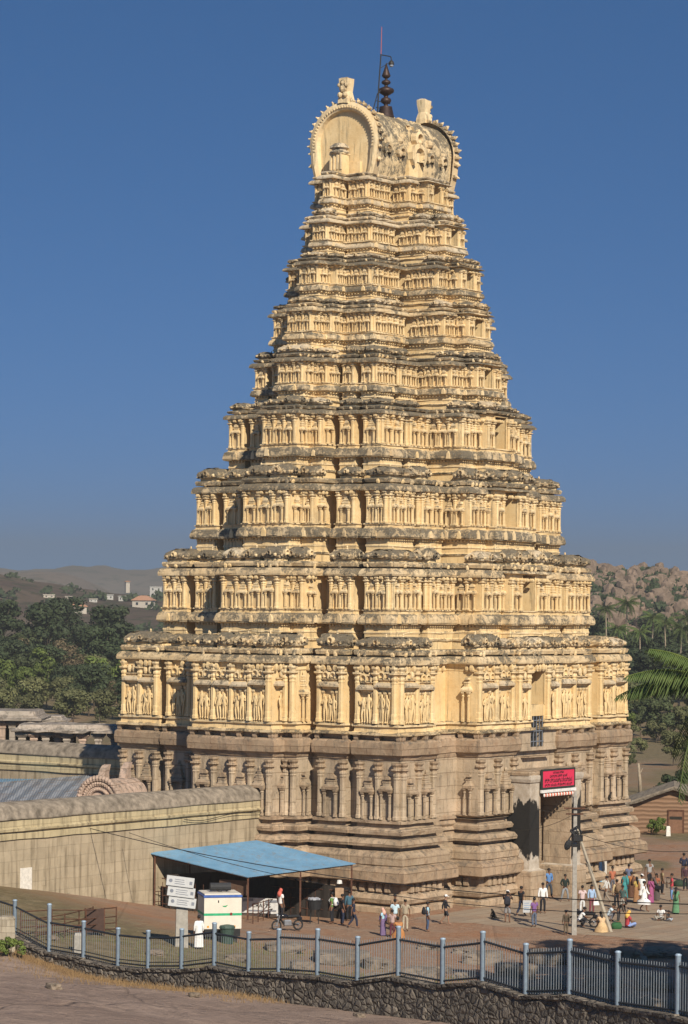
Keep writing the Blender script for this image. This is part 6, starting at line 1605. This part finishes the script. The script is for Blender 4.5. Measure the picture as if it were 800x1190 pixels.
PEOPLE=[
 (231,1103,38,'stand',200,('long',W_),('robe',W_),'short','person in a long white robe walking by the generator'),
 (326,1071,38,'stand',130,('short',W_),('trousers',BK),('scarf',(.6,.1,.06)),'person in a white shirt and black trousers with a red scarf at the counter'),
 (361,1062,35,'stand',175,('short',(.16,.22,.48)),('trousers',JN),'short','person in a blue T-shirt seen from behind under the shelter'),
 (351,1061,40,'ease',150,('long',(.05,.045,.05)),('trousers',NV),('cap',(.5,.25,.04)),'person in dark clothes with an orange cap under the shelter'),
 (304,1050,30,'stand',20,('short',(.22,.02,.05)),('trousers',BK),'short','person in a maroon shirt standing behind the counter'),
 (327,1050,32,'stand',170,('short',(.12,.16,.26)),('trousers',BK),'short','person in a slate blue shirt deep inside the shelter'),
 (386,1074,36,'stand',250,('short',(.12,.25,.05)),('trousers',BK),'short','person in a green shirt with a white sleeve side pack near the shelter'),
 (398,1076,36,'stand',110,('short',BK),('trousers',NV),'short','person in all black between the green shirt and the teal shirt'),
 (406,1071,35,'stand',200,('long',(.04,.12,.17)),('trousers',BK),'short','person in a teal shirt at the back of the group by the shelter'),
 (411,1079,34,'walk',100,('short',NV),('trousers',NV),'short','person in navy walking at the right of the group by the shelter'),
 (445,1088,32,'stand',240,('short',LB),('sari',(.16,.10,.22)),('scarf',(.7,.38,.28)),'person in a cyan top and purple skirt with a peach headscarf'),
 (456,1090,32,'stand',160,('short',(.45,.30,.27)),('trousers',(.14,.03,.05)),'bun','small person in a pink top and maroon trousers in the family group'),
 (464,1091,30,'crouch',200,('blouse',(.45,.18,.04)),('sari',(.50,.20,.04)),'bun','person in an orange sari bending low behind the fence post'),
 (459,1082,36,'stand',170,('short',(.45,.62,.70)),('trousers',(.15,.13,.12)),'short','person in a pale blue shirt behind the family group'),
 (459,1076,36,'ease',30,('short',(.30,.18,.10)),('trousers',BK),'short','person in a brown shirt facing the officer'),
 (471,1083,37,'stand',170,('short',KH),('trousers',(.42,.35,.24)),('cap',(.40,.26,.12)),'person in a khaki officer uniform and cap seen from behind'),
 (497,1083,34,'stand',95,('short',LB),('trousers',JN),'short','person in a light blue shirt and jeans with a dark backpack'),
 (518,1075,34,'walk',80,('long',BK),('shorts',(.03,.03,.035)),('cap',W_),'person in a black dress with a white cap and bare legs',1),
 (590,1073,37,'phone',170,('short',BK),('shorts',(.25,.24,.24)),('cap',W_),'person in black with a white cap raising a camera'),
 (606,1065,34,'walk',140,('short',BK),('trousers',NV),'short','person in a black T-shirt and dark jeans beside the photographer'),
 (621,1078,34,'stand',210,('short',(.20,.08,.27)),('trousers',(.09,.12,.18)),'short','person in a purple shirt standing in front of the white placard'),
 (631,1062,35,'stand',10,('long',W_),('trousers',BK),'short','person in a white shirt and black trousers before the gate'),
 (638,1044,34,'apart',30,('long',(.07,.20,.45)),('trousers',(.05,.06,.08)),'short','person in a bright blue shirt standing legs apart at the gate step'),
 (657,1048,31,'apart',20,('long',(.02,.03,.025)),('trousers',(.22,.24,.26)),'short','person in a dark green top and grey trousers at the gate, left of the pole'),
 (677,1063,33,'stand',190,('short',(.58,.42,.40)),('trousers',(.60,.60,.58)),'short','person in a pale pink top and white trousers right of the pole'),
 (688,1062,33,'stand',20,('long',(.28,.42,.62)),('trousers',(.20,.04,.06)),'long','person in a pale blue jacket and maroon trousers carrying a white bag'),
 (658,1087,28,'stand',200,('long',(.09,.065,.04)),('trousers',(.12,.085,.05)),('turban',BK),'person in brown with a dark headcloth left of the concrete pole'),
 (675,1078,24,'crouch',100,('short',W_),('trousers',BK),'short','person in a white shirt crouching just right of the concrete pole'),
 (700,1084,24,'crouch',190,('blouse',(.60,.38,.18)),('sari',(.62,.40,.17)),'long','person in a golden sari squatting left of the strut'),
 (709,1071,20,'crouch',80,('short',(.55,.66,.72)),('trousers',(.2,.2,.22)),'short','person in a pale blue shirt squatting behind the strut'),
 (719,1073,24,'bend',60,('long',(.04,.03,.025)),('trousers',(.05,.045,.045)),'short','person in dark brown bending over the green bag'),
 (729,1079,24,'sit',120,('short',(.45,.03,.04)),('trousers',(.20,.30,.60)),('scarf',(.75,.42,.04)),'person in red with a yellow headscarf sitting on the paving'),
 (717,1056,33,'stand',200,('long',(.50,.36,.18)),('trousers',BK),'short','person in a tan shirt seen from behind near the women in saris'),
 (726,1045,31,'stand',230,('blouse',(.03,.20,.20)),('sari',(.03,.24,.24)),'bun','person in a teal sari at the left of the sari group'),
 (734,1044,30,'stand',170,('blouse',(.45,.16,.03)),('sari',(.12,.055,.03)),'bun','person in a brown and orange sari in the sari group'),
 (740,1050,30,'stand',210,('blouse',(.42,.28,.04)),('sari',(.30,.14,.05)),'long','person in a yellow patterned sari beside the white hatted man'),
 (746,1050,33,'stand',150,('long',W_),('kurta',(.62,.64,.62)),('cap',W_),'person in a white kurta and white cap at the right of the sari group'),
 (749,1060,35,'walk',60,('long',W_),('dhoti',W_),'short','person in a white shirt and short white dhoti walking barelegged'),
 (755,1032,33,'walk',15,('short',(.30,.29,.28)),('trousers',BK),'short','person in a grey T-shirt and black trousers walking toward the crowd'),
 (763,1047,31,'stand',330,('blouse',(.35,.10,.04)),('sari',(.10,.08,.07)),'long','person in a dark sari holding a black bag'),
 (781,1048,32,'carry',270,('short',(.50,.03,.05)),('trousers',(.12,.26,.52)),'short','person in a red shirt and blue jeans holding something'),
 (795,1024,38,'ease',170,('long',NV),('trousers',(.06,.055,.05)),'short','person in a navy jacket seen from behind at the right edge'),
 (797,1036,31,'stand',190,('long',(.07,.03,.04)),('trousers',BK),'short','person in dark maroon just below the navy jacketed one'),
 (769,1070,17,'sit',330,('short',W_),('trousers',(.30,.27,.22)),'short','person in a white T-shirt sitting on the ground with a child'),
 (776,1071,12,'sit',60,('short',(.05,.05,.05)),('trousers',(.35,.4,.45)),'short','small dark haired child sitting beside the white T-shirt'),

 (770,1040,30,'stand',100,('short',(.30,.22,.10)),('trousers',BK),'short','person in a mustard shirt left of the red shirted one'),
 (757,1050,30,'stand',40,('blouse',(.30,.05,.16)),('sari',(.34,.06,.18)),'bun','person in a magenta sari beside the white dhoti'),
 (731,1036,31,'stand',200,('short',(.10,.12,.20)),('trousers',NV),'short','person in a dark blue shirt at the back of the sari group'),
 (705,1050,31,'walk',250,('long',(.55,.53,.48)),('trousers',(.25,.2,.15)),'short','person in an off white shirt walking between the strut and the sari group'),
 (786,1062,30,'stand',150,('blouse',(.10,.22,.10)),('sari',(.10,.26,.12)),'long','person in a green sari at the right edge below the red shirt'),
 (712,1038,30,'stand',20,('short',(.42,.12,.05)),('trousers',(.1,.1,.12)),'short','person in a rust orange shirt beside the plinth door'),
 (724,1060,30,'stand',330,('short',(.06,.10,.09)),('trousers',(.3,.28,.24)),'short','person in a dark shirt and pale trousers in front of the teal sari'),
 (646,1034,30,'stand',0,('long',(.35,.30,.24)),('dhoti',(.55,.52,.46)),'short','person in a beige shirt and pale dhoti just inside the gate'),
 (336,1052,32,'stand',30,('short',(.25,.16,.08)),('trousers',BK),'short','person in a tan shirt under the shelter behind the motorcycle'),
 (344,1056,34,'stand',190,('short',(.10,.10,.12)),('trousers',(.12,.12,.14)),'short','person in a charcoal shirt under the shelter'),
]
PO=[person(*a) for a in PEOPLE]
def by(lab): return next(o for o in PO if lab in o['label'])
# ---- things they carry
def backpack(o,col,label,sc=1):
    s=o.scale[0]; m=o.matrix_basis if False else T(*o.location)@RZ(o.rotation_euler[2])@SC(s,s,s)
    t=empty('backpack',(0,0,0),0,label,'backpack'); p=m@Vector((0,.20,1.20)); t.location=p; t.rotation_euler=(0,0,o.rotation_euler[2]); t.scale=(s,s,s)
    b=MB(); b.rect(-.15,.15,-.07,.10,[(-.05,-.22),(0,-.18),(.01,.05),(-.03,.18),(-.08,.24)]); b.build('sack',[cloth(col)],t,True)
    b=MB(); b.rect(-.10,.10,.10,.14,[(-.02,-.18),(0,-.15),(0,-.02),(-.02,.02)]); b.build('pocket',[cloth(col)],t)
    for sx in(-1,1): b=MB(); b.tube([(sx*.1,-.05,.20),(sx*.12,-.22,.24),(sx*.13,-.34,.08),(sx*.13,-.25,-.12),(sx*.11,-.07,-.16)],.018,5,0); b.build('strap',[cloth(col)],t)
backpack(by('jeans with a dark backpack'),BK,'dark backpack worn over the light blue shirt')
backpack(by('raising a camera'),(.03,.03,.04),'black backpack worn by the photographer in the white cap')
backpack(by('green shirt'),W_,'white shoulder pack on the green shirted person')
backpack(by('tan shirt seen'),(.20,.12,.06),'brown backpack on the tan shirted person')
def held(name,o,pos,build,label,cat):
    s=o.scale[0]; m=T(*o.location)@RZ(o.rotation_euler[2])@SC(s,s,s); p=m@Vector(pos); t=empty(name,tuple(p),o.rotation_euler[2],label,cat); build(t); return t
def hb(col):
    def f(t):
        b=MB(); b.rect(-.2,.2,-.06,.06,[(-.02,-.13),(0,-.1),(0,.08),(-.03,.12)]); b.build('pouch',[cloth(col)],t)
        b=MB(); b.tube([(-.14,0,.1),(-.1,0,.27),(.1,0,.27),(.14,0,.1)],.012,5,0); b.build('handle',[cloth(col)],t)
    return f
held('handbag',by('dark sari holding'),(.24,-.2,.85),hb(BK),'black handbag held by the person in the dark sari','bag')
held('handbag',by('pale blue jacket'),(.26,-.05,.6),hb(W_),'white carrier bag hanging from the pale blue jacketed person','bag')
held('handbag',by('teal sari'),(-.28,-.1,1.05),hb(NV),'navy shoulder bag at the teal sari','bag')
def cam_(t): b=MB(); b.bbox(-.06,.06,-.04,.04,-.04,.05,.01); b.build('camera_body',[blk],t); b=MB(); b.lathe([(.03,0),(.034,.06)],10,0,T(0,-.04,0)@RX(PI/2)); b.build('lens',[blk],t)
held('camera',by('raising a camera'),(0,-.36,1.56),cam_,'small black camera held up by the photographer','camera')
def pk(t): b=MB(); b.bbox(-.15,.15,-.05,.05,-.2,.2,.02); b.build('pack',[cloth((.10,.07,.05))],t); b=MB(); b.tube([(-.05,0,.2),(-.12,-.02,.5)],.02,5,0); b.build('stick',[cloth((.1,.06,.04))],t)
held('carried_bundle',by('red shirt and blue'),(0,-.3,1.02),pk,'brown bundle held by the red shirted person','bundle')
wp=grnd(613,1066); o=empty('white_placard',(wp.x,wp.y,wp.z),.1,'white placard with printed lines standing behind the purple shirt','sign'); b=MB(); b.bbox(-.27,.27,-.02,.02,.25,1.0,.01); b.build('panel',[sgm],o); b=MB()
for q in range(4): b.box(-.2,.18-.07*(q%2),-.026,-.021,.42+.13*q,.46+.13*q)
b.build('printed_line',[plain('blue_print',(.2,.28,.4),.6)],o); b=MB(); b.tube([(-.2,.0,0),(-.2,0,.3)],.02,5,0); b.tube([(.2,0,0),(.2,0,.3)],.02,5,0); b.build('leg',[blk],o)
gb_=grnd(717,1080); o=empty('green_bag',(gb_.x,gb_.y,gb_.z),0,'green cloth bag on the paving before the person bending over','bag'); b=MB(); b.rect(-.28,.28,-.18,.18,[(-.04,0),(0,.06),(.02,.25),(-.05,.38)],seg=.15,jit=.02); b.build('sack',[cloth((.03,.12,.04))],o,True); b=MB(); b.tube([(-.15,0,.36),(-.08,0,.5),(.08,0,.5),(.15,0,.36)],.014,5,0); b.build('handle',[cloth((.03,.12,.04))],o)
gb_=grnd(762,1014); 
gb_=grnd(766,1029); o=empty('bundle_heap',(gb_.x+1.3,gb_.y-.6,gb_.z),0,'dark green bundle lying behind the red shirted person','bundle'); b=MB(); b.ball((0,0,.15),.42,.35,.3,10,6,0); b.ball((.38,.1,.1),.3,.25,.2,10,6,0); b.build('cloth_heap',[cloth((.03,.05,.03))],o,True)
# vendor's tub on a stand
vp=grnd(365.5,1074); o=empty('vendor_tub',(vp.x,vp.y,vp.z),.2,'black tub of silver packets on a stand by the shelter','tub'); b=MB(); b.lathe([(.36,.85),(.44,1.35),(.47,1.37),(.47,1.41),(.42,1.41)],14,0); b.build('tub',[blk],o)
for sx in(-.25,.25): b=MB(); b.tube([(sx,0,0),(sx*.8,0,.9)],.03,5,0); b.build('leg',[blk],o)
for i in range(7): b=MB(); a=i*.9; b.bbox(-.11,.11,-.08,.08,0,.16,.02,0,T(.26*math.cos(a)*(i>0),.26*math.sin(a)*(i>0),1.36)@RZ(a)); b.build('packet',[plain('silver_foil',(.6,.6,.62),.35,.5) if i==0 else bpy.data.materials['silver_foil']],o)
# ---- motorcycles
def motorcycle(px,py,rz,label,s=1):
    g=grnd(px,py); o=empty('motorcycle',(g.x,g.y,g.z),math.radians(rz),label,'motorcycle','parked motorcycles',s)
    for x in(-.66,.66):
        w_=MB(); n=20; vs=[];fs=[]
        for i in range(n):
            a=2*PI*i/n
            for j in range(8):
                b_=2*PI*j/8; r_=.265+.05*math.cos(b_); vs.append((r_*math.cos(a),.05*math.sin(b_),r_*math.sin(a)))
        for i in range(n):
            for j in range(8): fs.append((i*8+j,i*8+(j+1)%8,((i+1)%n)*8+(j+1)%8,((i+1)%n)*8+j))
        w_.add(vs,fs,0); wh=w_.build('wheel',[blk],o,True,T(x,0,.315))
        r=MB(); r.lathe([(.05,-.06),(.05,.06)],8,0,RX(PI/2))
        for q in range(6): a=PI*q/3; r.tube([(0,0,0),(.225*math.cos(a),0,.225*math.sin(a))],.012,4,0)
        r.build('rim',[steel],wh)
    b=MB(); b.tube([(-.66,.07,.315),(-.2,.1,.45),(.25,.1,.42),(.5,.0,.85)],.03,6,0); b.tube([(-.66,-.07,.315),(-.2,-.1,.45),(.25,-.1,.42),(.5,0,.85)],.03,6,0); b.tube([(-.6,0,.75),(0,0,.70),(.48,0,.88)],.03,6,0); b.build('frame',[blk],o)
    b=MB(); b.rect(-.2,.22,-.13,.13,[(-.03,.28),(0,.34),(0,.55),(-.05,.62)]); b.build('engine',[steel],o)
    b=MB(); b.ball((.22,0,.83),.28,.15,.14,12,8,0); b.build('tank',[plain('black_gloss',(.015,.015,.018),.2,0,.5) if 'black_gloss' not in bpy.data.materials else bpy.data.materials['black_gloss']],o,True)
    b=MB(); b.rect(-.72,.02,-.13,.13,[(-.04,.74),(0,.78),(0,.84),(-.05,.88)]); b.build('seat',[blk],o)
    b=MB(); b.tube([(.66,.08,.315),(.5,.08,.9)],.025,6,0); b.tube([(.66,-.08,.315),(.5,-.08,.9)],.025,6,0); b.build('fork',[steel],o)
    b=MB(); b.tube([(.38,-.36,1.02),(.46,-.15,1.0),(.48,0,.95),(.46,.15,1.0),(.38,.36,1.02)],.018,6,0); b.build('handlebar',[blk],o)
    b=MB(); b.ball((.62,0,.88),.1,.1,.1,10,7,0); b.build('headlight',[steel],o,True)
    b=MB(); b.tube([(.1,-.15,.32),(-.3,-.17,.28),(-.8,-.18,.36)],[.03,.04,.055],8,0); b.build('exhaust',[steel],o,True)
    b=MB(); b.rect(-.86,-.6,-.09,.09,[(-.02,.6),(0,.62),(0,.72),(-.03,.76)]); b.build('tail_cover',[bpy.data.materials['black_gloss']],o)
motorcycle(334,1082,205,'black motorcycle parked on the earth in front of the shelter')
motorcycle(678,1078,160,'black motorcycle half hidden by the foot of the concrete pole')
# ---- monkeys
def monkey_mesh():
    vs=[(0,.10,.12),(0,.06,.28),(0,.0,.42),(0,-.06,.52),(0,-.10,.57),(0,-.17,.55)]; es=[(i,i+1) for i in range(5)]; rs=[.12,.115,.09,.06,.07,.03]
    def ch(p,pts,rad):
        for q,r in zip(pts,rad): vs.append(q); rs.append(r); es.append((p,len(vs)-1)); p=len(vs)-1
    for s in(-1,1):
        ch(0,[(s*.13,-.08,.22),(s*.11,.02,.05),(s*.11,-.10,.03)],[.055,.03,.025]); ch(2,[(s*.11,-.06,.34),(s*.10,-.13,.20),(s*.09,-.17,.05)],[.04,.03,.022]); ch(4,[(s*.075,-.08,.60)],[.02])
    ch(0,[(0,.26,.05),(.05,.45,.04),(.15,.6,.04)],[.03,.025,.02])
    return skin('body',vs,es,rs,[plain('dark_fur',(.035,.028,.022),.9)],1)
MK=monkey_mesh()
for loc_,rz,lab,s in((grnd(573.5,1068),-1.2,'dark monkey sitting on the ground left of the photographer',1.0),(Vector(loc(11.2,-AK[0]+.15,5.66)),0.9,'dark monkey sitting on the ledge at the right end of the tower base',.9)):
    o=empty('macaque',tuple(loc_),rz,lab,'monkey',None,s); obj('body',MK,o)
# old palm leaf litter and a dead weed tuft by the wall foot
gt=MB()
for i in range(2600):
    s=RO.uniform(0,FLEN*.42); d=RO.uniform(.55,4.5)*RO.random(); p=FA+FD*s+FN*(d+.45+fence_off(s)); z=gz(p.x,p.y); h=RO.uniform(.08,.3)
    a=RO.uniform(0,6.28); w_=.012; gt.add([(p.x-w_,p.y,z-.02),(p.x+w_,p.y,z-.02),(p.x+math.cos(a)*h*.5,p.y+math.sin(a)*h*.5,z+h)],[(0,1,2)],0)
for i in range(9000):
    s=RO.uniform(0,FLEN*.8); d=-RO.uniform(.5,17); p=FA+FD*s+FN*(d+fence_off(s)); z=gz(p.x,p.y); h=RO.uniform(.06,.26)
    if MN.noise(Vector((p.x*.3,p.y*.3,2)))<-.05: continue
    a=RO.uniform(0,6.28); w_=.014; gt.add([(p.x-w_,p.y,z-.02),(p.x+w_,p.y,z-.02),(p.x+math.cos(a)*h*.5,p.y+math.sin(a)*h*.5,z+h)],[(0,1,2)],1)
tag(gt.build('dry_grass',[plain('straw',(.22,.14,.065),.9),plain('thin_green_grass',(.12,.125,.04),.9)]),'dry straw and thin grass along both sides of the fence','grass',None,'stuff')
# ================================================================ CAMERA, LIGHT
cam=bpy.data.cameras.new('camera'); co=bpy.data.objects.new('camera',cam); COL.objects.link(co); S.camera=co
cam.sensor_fit='HORIZONTAL'; cam.sensor_width=24.0; cam.lens=24.0*F_PX/800.0
cam.shift_y=(HZ-595.0)/800.0; cam.shift_x=0; cam.clip_start=.5; cam.clip_end=30000
co.matrix_world=T(0,0,HC)@RX(PI/2)@RZ(ROLL)
SUN_AZ=math.radians(19); SUN_EL=math.radians(35)
sd=Vector((math.sin(SUN_AZ)*math.cos(SUN_EL),-math.cos(SUN_AZ)*math.cos(SUN_EL),math.sin(SUN_EL)))
sl=bpy.data.lights.new('sun','SUN'); sl.energy=5.0; sl.angle=math.radians(.53); sl.color=(1,.91,.765)
so=bpy.data.objects.new('sun',sl); COL.objects.link(so); so.location=(60,-60,120); so.rotation_euler=sd.to_track_quat('Z','Y').to_euler()
w=bpy.data.worlds.new('World'); S.world=w; w.use_nodes=True
nt=w.node_tree; nt.nodes.clear()
out=nt.nodes.new('ShaderNodeOutputWorld'); bg=nt.nodes.new('ShaderNodeBackground'); sky=nt.nodes.new('ShaderNodeTexSky')
sky.sky_type='NISHITA'; sky.sun_disc=False; sky.sun_elevation=SUN_EL
sky.sun_rotation=math.atan2(sd.x,sd.y)
sky.air_density=SKY_AIR; sky.dust_density=SKY_DUST; sky.ozone_density=SKY_OZ; sky.altitude=400
tc=nt.nodes.new('ShaderNodeTexCoord'); vm=nt.nodes.new('ShaderNodeVectorMath'); vm.operation='MULTIPLY'; vm.inputs[1].default_value=(1,1,SKY_STRETCH)
va=nt.nodes.new('ShaderNodeVectorMath'); va.operation='ADD'; va.inputs[1].default_value=(0,0,SKY_LIFT)
vn=nt.nodes.new('ShaderNodeVectorMath'); vn.operation='NORMALIZE'
nt.links.new(tc.outputs['Generated'],vm.inputs[0]); nt.links.new(vm.outputs[0],va.inputs[0]); nt.links.new(va.outputs[0],vn.inputs[0]); nt.links.new(vn.outputs[0],sky.inputs[0])
tint=nt.nodes.new('ShaderNodeMix'); tint.data_type='RGBA'; tint.blend_type='MULTIPLY'; tint.inputs[0].default_value=1; tint.inputs[7].default_value=(*SKY_TINT,1)
nt.links.new(sky.outputs[0],tint.inputs[6]); nt.links.new(tint.outputs[2],bg.inputs[0]); nt.links.new(bg.outputs[0],out.inputs[0])
bg.inputs[1].default_value=SKY_STR
S.view_settings.view_transform='Standard'; S.view_settings.look='None'; S.view_settings.exposure=EXPO; S.view_settings.gamma=1
S.view_settings.use_curve_mapping=False
S.cycles.max_bounces=5; S.cycles.diffuse_bounces=3; S.cycles.glossy_bounces=2; S.cycles.transmission_bounces=2; S.cycles.volume_bounces=0; S.cycles.transparent_max_bounces=8
S.cycles.use_denoising=True
